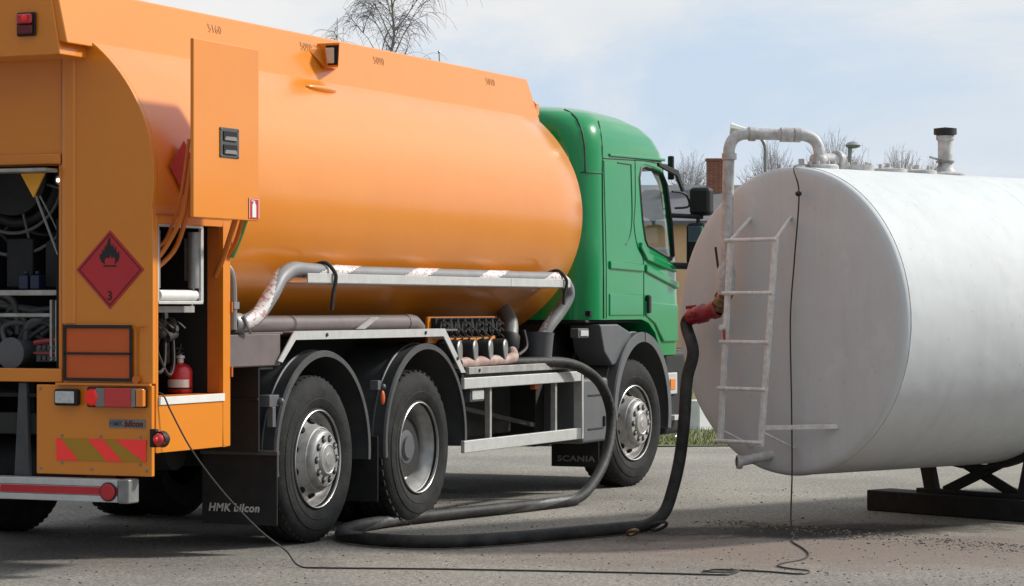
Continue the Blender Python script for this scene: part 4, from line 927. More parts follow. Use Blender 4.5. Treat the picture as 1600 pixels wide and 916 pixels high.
# valve panel below the tank
g = MB(); g.box(1.85, 2.99, .13, .15, 1.20, 1.385); g.box(2.02, 2.86, .07, .09, 1.19, 1.235); vp = g.build('valve_panel', 'orange', truck, bevel=.003)
g = MB(); rv = random.Random(9)
for k in range(9):
    x = 1.95+.118*k; g.cut()
    g.cyl((x, .1, 1.31), (x, .06, 1.31), .05, n=12); g.box(x-.05, x+.05, .095, .128, 1.245, 1.375)
    for z in (1.355, 1.31, 1.265):
        g.cyl((x, .125, z), (x, .055, z-.004), .018, n=10)
        if rv.random() < .7: g.tube(spline([(x, .06, z), (x+.02, .03, z-.03), (x+.05, .07, z-.045)], 4), .006, 5)
g.build('pneumatic_valve', 'black', vp)
for k in range(4):
    x = 2.06+.262*k; g = MB(); g.lathe([(.05, .16), (.078, .15), (.082, .06), (.080, -.045), (.076, -.05)], (x, .04, 1.145), (-.22, 1, 0), 24, cap=False); g.cyl((x-.03, .18, 1.145), (x-.08, .42, 1.145), .06)
    c_ = g.build('outlet_coupling', 'black', truck); g = MB(); g.lathe([(.076, -.050), (.070, -.056), (.02, -.058), (0, -.056)], (x, .04, 1.145), (-.22, 1, 0), 24); g.build('coupling_cap', 'steel', c_)
g = MB(); g.tube(spline([(2.1, .02, 1.062), (2.6, .02, 1.068), (3.0, .03, 1.075), (3.16, .06, 1.095), (3.25, .13, 1.15)], 6), .04, 14)
M['pinkhose'] = mat('pinkish wrapped hose', (0.30, 0.17, 0.14), 0.6, var=0.9, vscale=7, dark=(0.50, 0.42, 0.38)); g.build('drain_hose', 'pinkhose', truck)
g = MB(); g.tube(spline([(3.25, .15, 1.09), (3.30, .15, 1.22), (3.42, .2, 1.34), (3.5, .3, 1.45)], 6), .058, 14); g.build('drain_elbow', 'hose_grey', truck)
g = MB(); g.lathe([(.075, -.07), (.085, -.03), (.085, .05), (.072, .07)], (3.27, .15, 1.19), (.25, 0, 1), 20); g.tube(spline([(3.25, .06, 1.1), (3.38, .05, 1.16), (3.40, .08, 1.28)], 5), .014, 6); g.build('pipe_clamp', 'black', truck)
g = MB(); g.lathe([(.0, -.15), (.09, -.15), (.105, .10), (.11, .12), (.09, .12), (.088, .0)], (3.62, .05, 1.14), (.08, 0, 1), 28); g.box(3.585, 3.64, -.02, .05, .985, 1.02); g.box(3.59, 3.65, .03, .05, .98, 1.0); g.build('hose_cup', 'fender2', truck)
# tray for the grey hose
g = MB(); g.box(-.33, 2.75, -.10, -.09, 1.598, 1.655); g.box(2.755, 3.87, -.10, -.09, 1.598, 1.655); g.box(-.33, 3.87, -.09, .14, 1.592, 1.600); g.build('hose_tray', 'alu', truck, bevel=.002)
# vertical pipe at the forward edge of the cabinet
g = MB(); g.tube(spline([(-1.17, .02, 1.70), (-1.14, -.02, 1.66), (-1.12, -.03, 1.55), (-1.12, -.03, 1.32)], 5), .022, 10); g.box(-1.15, -1.09, -.055, .0, 1.44, 1.48); g.build('riser_pipe', 'hose_grey', truck)

# ------------------------------------------------------------------ cab
cab = MB()
def cab_ring(z, grow=0.0):
    # rear, front, side inset, corner radii
    pts = [(1.05, 4.56, 6.80, .012, .22, .36), (1.35, 4.56, 6.80, .0, .24, .36), (1.75, 4.56, 6.78, .0, .24, .38), (1.95, 4.56, 6.75, .004, .24, .40), (2.3, 4.57, 6.66, .014, .24, .40), (2.62, 4.58, 6.55, .022, .25, .40), (2.74, 4.59, 6.50, .032, .26, .42), (2.84, 4.60, 6.42, .055, .28, .46), (2.92, 4.62, 6.28, .095, .31, .52), (2.98, 4.66, 6.05, .16, .34, .58), (3.02, 4.74, 5.72, .26, .38, .48), (3.045, 4.86, 5.50, .40, .28, .34), (3.055, 5.0, 5.35, .60, .1, .1)]
    for i in range(len(pts)-1):
        if pts[i][0] <= z <= pts[i+1][0]:
            t = (z-pts[i][0])/(pts[i+1][0]-pts[i][0]); v = [pts[i][k]*(1-t)+pts[i+1][k]*t for k in range(6)]; break
    _, xr, xf, yi, rr, rf = v; xr -= grow; xf += grow; yi -= grow; rr = max(.02, rr+grow); rf = max(.02, rf+grow); out_ = []
    y0, y1 = yi, 2*TY-yi
    for (cx, cy, r, s) in ((xr+rr, y0+rr, rr, 180), (xf-rf, y0+rf, rf, 270), (xf-rf, y1-rf, rf, 0), (xr+rr, y1-rr, rr, 90)):
        for k in range(11): a = R(s+90*k/10); out_.append((cx+r*math.cos(a), cy+r*math.sin(a)))
    return out_
ZS = [1.05, 1.2, 1.35, 1.55, 1.75, 1.95, 2.12, 2.3, 2.46, 2.62, 2.68, 2.74, 2.79, 2.84, 2.88, 2.92, 2.95, 2.98, 3.0, 3.02, 3.035, 3.045, 3.055]
def cab_solid(grow, z0=None, z1=None):
    g = MB(); n = 44; vs = []; zs = ZS
    for z in zs:
        zz = z
        if z == zs[0]: zz = z-grow*0
        vs += [(x, y, z+(grow if z > 2.6 else 0)) for x, y in cab_ring(z, grow)]
    fs = [(i*n+k, i*n+(k+1) % n, (i+1)*n+(k+1) % n, (i+1)*n+k) for i in range(len(zs)-1) for k in range(n)]
    fs += [tuple(range(n)), tuple((len(zs)-1)*n+k for k in range(n-1, -1, -1))]
    g.add(vs, fs); return g
def mesh_obj(g, name='tmp'): return g.build(name, 'green', None, smooth=0)
def boolean(o, cut, op):
    m = o.modifiers.new('b', 'BOOLEAN'); m.operation = op; m.object = cut; m.solver = 'EXACT'
    bpy.context.view_layer.update(); me = bpy.data.meshes.new_from_object(o.evaluated_get(bpy.context.evaluated_depsgraph_get()))
    o.modifiers.clear(); old = o.data; o.data = me; return o
def kill(*os):
    for o in os: bpy.data.objects.remove(o)
win_poly = [(5.67, 2.34), (5.65, 2.50), (5.70, 2.585), (5.80, 2.60), (6.20, 2.56), (6.30, 2.48), (6.40, 2.15), (6.43, 1.88), (6.36, 1.85), (5.80, 1.955), (5.75, 2.0), (5.70, 2.15)]
def side_prism(a=-.5, b=3.0): g = MB(); g.prism(win_poly, 'xz', a, b); return mesh_obj(g)
def screen_prism(): g = MB(); g.prism([(.085, 1.85), (2*TY-.085, 1.85), (2*TY-.15, 2.60), (.15, 2.60)], 'yz', 6.44, 7.2); return mesh_obj(g)
def arch_prism(): g = MB(); g.prism([(4.0, .5), (4.0, 1.35), (5.66, 1.35), (5.82, 1.32), (5.98, 1.24), (6.12, 1.09), (6.16, .5)], 'xz', -.5, 3.0); return mesh_obj(g)
body = mesh_obj(cab_solid(0)); inner = mesh_obj(cab_solid(-.035)); inner.location.z = 0
for v in inner.data.vertices:
    if v.co.z < 1.1: v.co.z = 1.0
    else: v.co.z -= .0
floor_g = MB(); floor_g.box(4.4, 7.0, -.2, 2.6, .9, 1.38)
p1, p2, p3 = side_prism(), screen_prism(), arch_prism()
# keep a floor: cut inner below 1.4
fl_ = mesh_obj(floor_g); boolean(inner, fl_, 'DIFFERENCE')
for c_ in (inner, p1, p2, p3): boolean(body, c_, 'DIFFERENCE')
def finish(o, name, m, parent, ang=32):
    o.name = name; o.data.name = name; o.data.materials.clear(); o.data.materials.append(M[m])
    o.data.polygons.foreach_set('material_index', [0]*len(o.data.polygons)); o.data.polygons.foreach_set('use_smooth', [True]*len(o.data.polygons)); o.data.set_sharp_from_angle(angle=R(ang)); o.parent = parent; return o
cabo = finish(body, 'cab', 'green', truck)
pn, pf = side_prism(-.5, 1.0), side_prism(1.4, 3.0)
for pr_ in (pn, pf, p2):
    gs = mesh_obj(cab_solid(-.010)); gi = mesh_obj(cab_solid(-.016)); boolean(gs, gi, 'DIFFERENCE'); boolean(gs, pr_, 'INTERSECT')
    finish(gs, 'windscreen' if pr_ is p2 else 'side_window', 'glass', cabo); kill(gi)
kill(inner, fl_, p1, p2, p3, pn, pf)
def yside(z):   # near-side skin of the cab
    return min(p[1] for p in cab_ring(max(1.05, min(2.9, z))))
def strip(mb, pts, w, off=.004):
    P = spline([(x, 0, z) for x, z in pts], 6) if len(pts) > 2 else [Vector((x, 0, z)) for x, z in [(pts[0][0]+(pts[1][0]-pts[0][0])*i/8, pts[0][1]+(pts[1][1]-pts[0][1])*i/8) for i in range(9)]]
    mb.tube([(p.x, yside(p.z)-w*.1, p.z) for p in P], w, 6)
# window rubber
g = MB(); P = [(p[0], yside(p[1])+.004, p[1]) for p in win_poly]; g.tube(P, .014, 6, closed=True); g.build('window_seal', 'blackpaint', cabo)
g = MB(); strip(g, [(5.56, 2.64), (5.54, 2.3), (5.50, 2.12), (5.56, 1.95), (5.68, 1.86), (5.70, 1.7), (5.70, 1.37)], .0045); strip(g, [(5.56, 2.65), (6.2, 2.64)], .0045)
strip(g, [(4.86, 1.36), (4.86, 2.6)], .005); strip(g, [(4.86, 2.62), (6.15, 2.66)], .006); strip(g, [(5.16, 2.60), (5.46, 2.60)], .006); strip(g, [(5.46, 2.60), (5.46, 2.2), (5.40, 2.02), (5.30, 1.95)], .006)
g.build('door_seam', 'seam', cabo)
g = MB()   # pressed mouldings in the door and flank
g.prism([(5.73, 1.80), (6.50, 1.66), (6.50, 1.60), (5.73, 1.735)], 'xz', -.020, .06)
g.prism([(4.92, 1.815), (5.67, 1.80), (5.67, 1.735), (4.92, 1.75)], 'xz', -.018, .05)
g.prism([(4.92, 1.56), (5.67, 1.55), (5.67, 1.38), (4.92, 1.38)], 'xz', -.010, .05)
g.prism([(5.73, 1.50), (6.5, 1.47), (6.5, 1.16), (6.16, 1.16), (5.95, 1.31), (5.73, 1.38)], 'xz', -.012, .05)
g.prism([(5.62, 1.98), (5.75, 1.90), (6.45, 1.79), (6.45, 1.74), (5.75, 1.83), (5.60, 1.93)], 'xz', -.022, .05)
g.build('door_moulding', 'green', cabo, bevel=.012, seg=3)
# roof edge crease and corner post seam
g = MB(); g.prism([(4.98, 2.64), (6.25, 2.665), (6.25, 2.69), (4.98, 2.665)], 'xz', .01, .12); g.build('roof_gutter', 'green', cabo, bevel=.008)
g = MB(); pr_ = []
for z in (1.36, 1.6, 1.9, 2.2, 2.5, 2.7, 2.8, 2.87, 2.92):
    rg_ = cab_ring(z); p = rg_[10]; pr_.append((p[0], p[1]-.0025, z))
g.tube(pr_, .006, 6); pr_ = []
for z in (2.5, 2.7, 2.8, 2.87, 2.92, 2.96, 2.99, 3.01):
    p = cab_ring(z)[5]; pr_.append((p[0]-.004, p[1]-.004, z))
g.tube(pr_, .006, 6); g.tube([(p[0]-.002, p[1]-.002, 2.50) for p in cab_ring(2.5)[4:11]], .005, 6); g.build('corner_seam', 'seam', cabo)
g = MB(); g.box(4.50, 4.57, .5, 1.9, 1.4, 2.7); g.build('cab_back_panel', 'green', cabo, bevel=.03)
g = MB(); g.box(5.74, 5.80, -.035, -.0, 1.40, 1.55); dh = g.build('door_handle', 'black', cabo, bevel=.015, seg=3)
# sun visor / wind deflector above the window, front visor
g = MB(); g.prism([(5.95, 2.64), (6.42, 2.60), (6.58, 2.44), (6.54, 2.42), (6.38, 2.55), (5.95, 2.61)], 'xz', -.045, -.020); g.build('wind_deflector', 'black', cabo, bevel=.006)
g = MB(); g.box(6.38, 6.70, .10, 2*TY-.10, 2.62, 2.66); g.box(6.40, 6.44, .0, .05, 2.52, 2.72); g.build('sun_visor', 'black', cabo, bevel=.01)
# mirrors
def mirrors(s):
    def Y(v): return v if s > 0 else 2*TY-v
    g = MB()
    def bx(x0, x1, ya, yb, z0, z1): g.box(x0, x1, min(Y(ya), Y(yb)), max(Y(ya), Y(yb)), z0, z1)
    bx(6.53, 6.66, -.28, -.09, 2.22, 2.46); m1 = g.build('mirror_housing', 'black', cabo, bevel=.04, seg=4)
    g = MB(); bx(6.48, 6.62, -.26, -.08, 1.80, 2.16); m2 = g.build('mirror_housing', 'black', cabo, bevel=.04, seg=4)
    g = MB(); bx(6.522, 6.5295, -.26, -.11, 2.25, 2.43); g.build('mirror_glass', 'blackpaint' if s > 0 else 'mirror', cabo, bevel=.003)
    g = MB(); bx(6.472, 6.479, -.24, -.11, 2.00, 2.13); g.build('mirror_glass', 'mirror', cabo, bevel=.003)
    g = MB(); g.tube([(6.40, Y(.03), 2.22), (6.58, Y(-.20), 2.21)], .020, 8); g.tube([(6.42, Y(.03), 1.80), (6.56, Y(-.20), 1.79)], .028, 8); g.tube([(6.56, Y(-.16), 1.78), (6.56, Y(-.17), 2.3)], .018, 8)
    g.tube(spline([(6.38, Y(.0), 2.42), (6.48, Y(-.08), 2.40), (6.52, Y(-.10), 2.30), (6.40, Y(-.02), 2.28)], 4), .010, 6)
    g.build('mirror_arm', 'black', cabo)
mirrors(1); mirrors(-1)
g = MB()
for yy in (.55, 1.85):
    g.cut(); g.box(5.15, 5.65, yy-.24, yy+.24, 1.55, 1.75); g.box(5.05, 5.20, yy-.23, yy+.23, 1.7, 2.25); g.box(5.08, 5.18, yy-.12, yy+.12, 2.28, 2.45)
g.build('cab_seat', 'seat', cabo, bevel=.04)
g = MB(); g.box(6.35, 6.68, .1, 2.3, 1.45, 1.86); g.tube([(6.2+.03*math.cos(a*math.pi/12), 1.85+.22*math.cos(a*math.pi/12), 1.92+.2*math.sin(a*math.pi/12)) for a in range(24)], .014, 6, closed=True); g.build('dashboard', 'seat', cabo, bevel=.03)
g = MB(); g.box(4.62, 6.4, .04, 2*TY-.04, 1.38, 1.42); g.build('cab_floor', 'void', cabo)
# cab underside, front arch and bumper
g = MB(); g.box(4.6, 6.3, .38, 2*TY-.38, .95, 1.345); g.box(4.58, 6.6, .06, 2*TY-.06, 1.325, 1.348); g.build('cab_underframe', 'chassis', truck, bevel=.01)
g = MB(); g.prism([(4.70, 1.315), (5.10, 1.315), (5.42, 1.24), (5.05, 1.00), (4.98, .985), (4.80, 1.10)], 'xz', -.01, .25); g.build('arch_extension', 'fender2', truck, bevel=.015, seg=3)
mudguard(5.57, -.045, .36, R(182), R(-12), .665, .58, 'fender2', lip=.075, name='front_mudguard')
g = MB(); g.prism([(5.57+.66*math.cos(R(a)), .58+.66*math.sin(R(a))) for a in range(0, 181, 10)]+[(5.57+.63*math.cos(R(a)), .58+.63*math.sin(R(a))) for a in range(180, -1, -10)], 'xz', 2.05, 2.44); g.build('front_mudguard', 'fender2', truck)
g = MB(); g.box(5.60, 5.61, -.052, .02, 1.17, 1.25); g.build('fender_joint', 'blackpaint', truck)
g = MB(); g.box(6.27, 6.86, .02, 2*TY-.02, .38, 1.085); g.build('front_bumper', 'black', truck, bevel=.05, seg=4)
g = MB(); g.box(6.25, 6.50, -.005, .03, .72, .90); l = g.build('bumper_lamp', 'alu', truck, bevel=.008); g = MB(); g.box(6.31, 6.43, -.014, -.004, .76, .85); g.build('indicator_light', 'amber', l, bevel=.004)
g = MB(); g.box(6.28, 6.52, -.06, .02, .505, .545); g.tube([(6.45, -.03, .5), (6.46, -.04, .4), (6.36, -.03, .36)], .010, 6); g.build('entry_step', 'alu', truck, bevel=.005)
g = MB(); g.box(4.40, 4.62, .05, .12, 1.21, 1.285); l = g.build('plate_lamp', 'fender2', truck, bevel=.008); g = MB(); g.box(4.43, 4.59, .04, .05, 1.225, 1.27); g.build('lamp_glass', 'lens', l, bevel=.003)

# ------------------------------------------------------------------ things on and by the truck
# fire extinguisher in the cabinet
ex = thing('fire_extinguisher', (-1.375, .17, .962), 'red fire extinguisher standing at the bottom of the open side cabinet', 'fire extinguisher'); ex.scale = (.9, .9, .9)
g = MB(); g.lathe([(0, .0), (.072, .0), (.078, .01), (.078, .13), (.072, .155), (.055, .175), (.03, .185), (.022, .19)], (0, 0, 0), (0, 0, 1), 32); g.build('cylinder', 'redpaint', ex)
g = MB(); g.lathe([(.0795, .035), (.0795, .085)], (0, 0, 0), (0, 0, 1), 48)
g.f = [f for i, f in enumerate(g.f) if (i % 48) in range(4, 22)]; g.mi = g.mi[:len(g.f)]; g.build('label_sheet', 'white', ex)
g = MB(); g.lathe([(.022, .185), (.022, .215), (.03, .22), (.03, .235), (.012, .24), (.0, .26)], (0, 0, 0), (0, 0, 1), 16); g.build('valve', 'alu', ex)
g = MB(); g.box(-.05, .03, -.01, .01, .245, .258); g.box(-.06, .02, -.01, .01, .275, .287); g.tube([(-.02, 0, .25), (.01, 0, .31)], .008, 6); g.build('handle', 'black', ex)
g = MB(); g.lathe([(.0805, .024), (.0805, .032), (.0785, .034)], (0, 0, 0), (0, 0, 1), 32); g.build('strap', 'black', ex)

# grey hose strapped in the tray
gh = thing('suction_hose', (-.9, 0, 0), 'grey hose with spiral white labels strapped in the silver tray under the tank', 'hose')
path = spline([(-1.13, .03, 1.355), (-1.0, -.01, 1.355), (-.86, -.04, 1.40), (-.72, -.06, 1.52), (-.60, -.055, 1.62), (-.42, -.04, 1.675), (-.2, -.03, 1.672), (.4, -.03, 1.662), (1.2, -.03, 1.662), (2.2, -.03, 1.662), (3.2, -.03, 1.662), (3.70, -.04, 1.662), (3.88, -.05, 1.63), (3.95, -.05, 1.54), (3.86, -.02, 1.42), (3.72, .02, 1.30), (3.63, .05, 1.18)], 8)
def hosemat():
    return M['hose_grey']
g = MB(); g.tube(path, .047, 18); g.build('hose_tube', 'hose_grey', gh)
# spiral label: faces of a slightly larger tube picked by angle + length
def spiral(path, r, turns_per_m, width, mname, parent, start=0, end=1e9, skip=None, n=36, ph=0):
    pts = [Vector(p) for p in path]; dense = []
    for i in range(len(pts)-1):
        for k in range(5): dense.append(pts[i].lerp(pts[i+1], k/5))
    tmp = MB(); tmp.tube(dense, r, n, cap=False); out_ = MB(); out_.v = tmp.v; L_ = 0; fs = []
    for i in range(len(dense)-1):
        L_ += (dense[i+1]-dense[i]).length
        if L_ < start or L_ > end or (skip and skip(L_)): continue
        for k in range(n):
            a = (k/n+L_*turns_per_m+ph) % 1
            if a < width: fs.append(tmp.f[i*n+k])
    out_.f = fs; out_.mi = [0]*len(fs)
    o = out_.build('label_strip', mname, parent, fixn=False)
    bm = bmesh.new(); bm.from_mesh(o.data); bmesh.ops.delete(bm, geom=[v for v in bm.verts if not v.link_faces], context='VERTS'); bm.to_mesh(o.data); bm.free(); return o
def wm():
    m = mat('printed white tape', (0.62, 0.60, 0.58), 0.5); t = m.node_tree; b = t.nodes['Principled BSDF']
    g_ = t.nodes.new('ShaderNodeNewGeometry'); n = t.nodes.new('ShaderNodeTexNoise'); n.inputs['Scale'].default_value = 38; n.inputs['Detail'].default_value = 1
    t.links.new(g_.outputs['Position'], n.inputs[0]); r = t.nodes.new('ShaderNodeValToRGB'); r.color_ramp.elements[0].position = .56; r.color_ramp.elements[1].position = .60
    r.color_ramp.elements[0].color = (.6, .58, .56, 1); r.color_ramp.elements[1].color = (.46, .24, .25, 1); t.links.new(n.outputs[0], r.inputs[0]); t.links.new(r.outputs[0], b.inputs['Base Color']); return m
M['tape'] = wm()
spiral(path, .0485, .85, .30, 'tape', gh, .1, 6)
g = MB(); g.lathe([(.055, -.05), (.062, -.04), (.062, .03), (.052, .05)], (-1.04, .0, 1.355), (1, -.1, 0), 20); g.tube([(-1.05, -.06, 1.40), (-1.02, -.075, 1.33), (-.97, -.06, 1.30)], .010, 6); g.build('hose_clamp', 'steel', gh)
reparent(gh)
for x, ln, lb in ((-.03, .17, 'black rubber strap round the grey hose at the rear end of the tray'), (3.72, .13, 'black rubber strap round the grey hose at the forward end of the tray')):
    g = MB(); g.tube(spline([(x-.03, .02, 1.70), (x, -.06, 1.722), (x+.03, -.112, 1.66), (x+.03, -.115, 1.60), (x+.01, -.11, 1.60-ln*.4), (x-.01, -.11, 1.60-ln)], 5), .012, 8); o = g.build('rubber_strap', 'black'); tag(o, lb, 'strap', 'rubber straps on the hose tray')

# ------------------------------------------------------------------ grey storage tank
E = Vector((1.795, -2.441, 1.36)); AX = Vector((.9017, -.4323, 0)); PP = Vector((.4323, .9017, 0)); Z3 = Vector((0, 0, 1)); TR = .990
def K(t, s, z): p = E+AX*t+PP*s; return Vector((p.x, p.y, z))
tank = thing('storage_tank', K(0, 0, 0), 'large horizontal grey white storage tank with a ladder on its end', 'storage tank')
g = MB(); prof = [(0, -.010), (.5, -.008), (.9, -.004), (.955, .0), (.978, .008), (.988, .024), (.990, .05), (.990, .06), (.990, .12)]+[(.990, .05+.6*k) for k in range(1, 3)]+[(.990, 1.55), (.990, 1.60), (.990, 1.62), (.9912, 1.625), (.9912, 1.635), (.990, 1.64), (.990, 1.66), (.990, 1.72)]+[(.990, 1.75+.5*k) for k in range(1, 10)]+[(.98, 6.28), (.9, 6.35), (0, 6.37)]
g.lathe(prof, E, AX, 160); g.build('shell', 'tank', tank, smooth=40)
# end weld ring
g = MB(); g.tube([K(.052, .991*math.cos(2*math.pi*i/120), 1.36+.991*math.sin(2*math.pi*i/120)) for i in range(120)], .0025, 6, closed=True)
g.build('end_weld', 'tankpipe', tank)
# ladder
lad = MB(); o_ = -.21
LT, LB = (.300, 1.883), (.392, .560); RT, RB = (-.100, 1.887), (.032, .560)
def LP(a, b, z): t = (a[1]-z)/(a[1]-b[1]); return a[0]+(b[0]-a[0])*t
ltop = K(o_, *LT); rtop = K(o_, *RT)
M['ladderp'] = mat('white ladder paint', (0.74, 0.74, 0.73), 0.55, var=0.5, vscale=22, dark=(0.34, 0.31, 0.27))
def rail(a, b, nm):
    g = MB(); g.bar(K(o_, a[0], a[1]), K(o_, b[0], b[1]), .032, .032, up=AX); return g
ladder = bpy.data.objects.new('ladder', None); COL.objects.link(ladder); ladder.parent = tank
rail(LT, LB, 0).build('rail', 'ladderp', ladder, bevel=.004); rail(RT, RB, 0).build('rail', 'ladderp', ladder, bevel=.004)
for z in (1.88, 1.54, 1.225, .925, .585):
    g = MB(); a, b = LP(LT, LB, z)+.035, LP(RT, RB, z)-.02; g.tube([K(o_-.012, a, z), K(o_-.012, b, z)], .0135, 10); g.build('rung', 'ladderp', ladder)
g = MB(); g.bar(K(o_, *LT), K(0, .321, 2.03), .03, .012, up=AX); g.cut(); g.bar(K(o_, *RT), K(0, -.034, 2.03), .03, .012, up=AX)
g.cut(); g.bar(K(o_, RB[0], .66), K(-.01, -.073, .55), .025, .012, up=Z3); g.cut(); g.bar(K(o_+.02, RB[0], .68), K(-.01, -.443, .70), .012, .03, up=Z3); g.cut(); g.bar(K(o_, LB[0], .66), K(-.01, .30, .55), .025, .012, up=Z3)
g.build('ladder_bracket', 'ladderp', ladder, bevel=.002)
# filling pipe: up the end, over the rim, down to the flange
ps = .36; po = -.17; topz = 2.575; pr2 = .038
def elbow(a, b, c, r, n=8):
    a, b, c = Vector(a), Vector(b), Vector(c); u = (a-b).normalized(); v = (c-b).normalized(); A = b+u*r; C = b+v*r; return [A.lerp(b, t).lerp(b.lerp(C, t), t) for t in [i/n for i in range(n+1)]]
p0, p1, p2, p3 = K(po, ps+.015, 1.68), K(po, ps-.01, topz), K(.33, .02, topz-.01), K(.33, .02, 2.37)
g = MB(); g.tube([p0]+elbow(p0, p1, p2, .13)+elbow(p1, p2, p3, .13)+[p3], pr2, 16)
fp = g.build('filling_pipe', 'tankpipe', tank)
d12 = (p2-p1).normalized(); g = MB()
for c_, d in ((p1-Z3*.15, Z3), (p1+d12*.15, d12), (p1+d12*.36, d12), (p2-d12*.15, d12), (p2-d12*.20, d12), (p3+Z3*.02, Z3)):
    g.cut(); g.lathe([(.038, -.022), (.048, -.02), (.048, .02), (.038, .022)], c_, d, 18)
g.build('pipe_collar', 'tankpipe', fp)
g = MB(); g.lathe([(.04, -.04), (.052, -.03), (.060, .02), (.060, .12), (.045, .17), (.039, .19)], K(po, ps+.02, 1.56), (PP*-.03+Z3).normalized(), 20); vb = g.build('valve_body', 'tankpipe', tank)
g = MB(); g.bar(K(po-.03, ps+.085, 1.84), K(po-.03, ps+.062, 1.71), .016, .008, up=AX); g.bar(K(po-.03, ps+.062, 1.71), K(po-.03, ps+.03, 1.62), .010, .008, up=AX); g.build('valve_lever', 'blackpaint', vb, bevel=.002)
cdir = (PP*.55-Z3*.83).normalized(); c0 = K(po, ps+.02, 1.54)
g = MB(); g.lathe([(.040, -.03), (.050, -.02), (.050, .02), (.040, .03), (.042, .05), (.052, .055), (.052, .09), (.040, .10), (.040, .13)], c0, cdir, 20); g.tube([c0+cdir*.07+PP*.05, c0+cdir*.02+PP*.085, c0-cdir*.02+PP*.08], .007, 6); g.build('brass_coupling', 'brass', tank)
# sampling tap on the ladder rail
g = MB(); g.cyl(K(o_-.02, .34, 1.32), K(o_-.05, .34, 1.32), .018, n=14); t_ = g.build('gauge_dial', 'white', tank); g = MB(); g.bar(K(o_-.03, .33, 1.30), K(o_-.03, .325, 1.24), .014, .010, up=AX); g.build('gauge_handle', 'redpaint', t_)
# bottom drain stub
g = MB(); g.tube([K(.02, .13, .50), K(-.17, .25, .455)], .032, 14); g.lathe([(.0, -.02), (.045, -.02), (.045, .01), (.032, .012)], K(-.18, .257, .452), (AX*-.85+PP*.5), 16); g.build('drain_stub', 'tankpipe', tank)
# flange and breather on top
g = MB(); c_ = K(.33, .0, 2.345); g.lathe([(0, .03), (.10, .03), (.11, .02), (.11, -.02)], c_, Z3, 24); 
for k in range(8): a = k*math.pi/4; g.cyl(c_+Vector((.085*math.cos(a), .085*math.sin(a), .02)), c_+Vector((.085*math.cos(a), .085*math.sin(a), .05)), .012, n=8)
g.cyl(K(.30, .05, 2.40), K(.48, .0, 2.41), .045); g.lathe([(.045, -.02), (.062, -.015), (.062, .02), (.0, .03)], K(.48, 0, 2.41), AX, 20); g.box(-.0, .0, 0, 0, 0, 0) if False else None
g.sphere(K(.33, .02, 2.40), .055, 14); g.tube([K(.2, .06, 2.37), K(.2, .06, 2.41)], .02, 8)
g.build('inlet_flange', 'tankpipe', tank, smooth=40)
for t in (.66, .98, 1.28):
    g = MB(); c_ = K(t, 0, 2.352); g.lathe([(0, .022), (.09, .022), (.13, .014), (.13, -.02)] if t > .7 else [(0, .03), (.12, .03), (.12, -.02)], c_, Z3, 24); g.lathe([(0, .06), (.018, .055), (.02, .02)], c_, Z3, 10)
    for k in range(5): a = k*1.256+.4; g.cyl(c_+Vector((.105*math.cos(a), .105*math.sin(a), .01)), c_+Vector((.105*math.cos(a), .105*math.sin(a), .045)), .012, n=8)
    g.build('top_manhole', 'tankpipe', tank, smooth=40)
g = MB(); c_ = K(1.57, 0, 2.34); g.lathe([(.15, -.01), (.15, .012), (.07, .03), (.055, .05), (.050, .06), (.050, .24), (.062, .25), (.062, .275), (.050, .28)], c_, Z3, 24); vt = g.build('vent_pipe', 'tankpipe', tank, smooth=40)
g = MB(); g.lathe([(.05, .275), (.078, .285), (.078, .325), (.0, .335)], c_, Z3, 20); g.build('vent_cap', 'blackpaint', vt)
g = MB(); g.lathe([(.052, .09), (.062, .092), (.062, .105), (.052, .107)], c_, Z3, 20); g.bar(c_-AX*.16+Z3*.125, c_+Z3*.10, .012, .012); g.bar(c_-AX*.17+Z3*.01-PP*.03, c_-AX*.04+Z3*.09, .012, .012); g.build('vent_bracket', 'steel', vt)
# stand: splayed legs and X brace on each timber
def stand(t0):
    g = MB()
    for sg in (1, -1):
        g.bar(K(t0+.02, .475*sg, .46+.0), K(t0+.02, .40*sg, .150), .10, .06, up=AX)
    g.bar(K(t0+.03, -.30, .43), K(t0+.03, .30, .165), .07, .03, up=AX); g.bar(K(t0+.065, .30, .43), K(t0+.065, -.30, .165), .07, .03, up=AX)
    # saddle following the shell
    sec = [K(t0+.02, .993*math.sin(R(a)), 1.36-.993*math.cos(R(a))) for a in range(-32, 33, 4)]
    for a, b in zip(sec[:-1], sec[1:]): g.bar(a-Z3*.02, b-Z3*.02, .10, .035, up=Z3)
    g.box(0, 0, 0, 0, 0, 0) if False else None
    g.bar(K(t0+.02, .52, .165), K(t0+.02, -.9, .165), .08, .03, up=Z3)
    g.build('support_stand', 'standm', tank, bevel=.004)
stand(1.90); stand(4.9)
reparent(tank)
for t0, lb in ((1.85, 'black tarred timber lying under the near stand of the grey tank'), (4.85, 'black tarred timber lying under the far stand of the grey tank')):
    g = MB(); T = Matrix(((AX.x, PP.x, 0, K(t0, 0, 0).x), (AX.y, PP.y, 0, K(t0, 0, 0).y), (0, 0, 1, 0), (0, 0, 0, 1))); g.box(-.04, .22, -1.0, .92, 0, .148, T); o = g.build('timber_sleeper', 'timber', bevel=.012); tag(o, lb, 'timber', 'timbers under the grey tank')

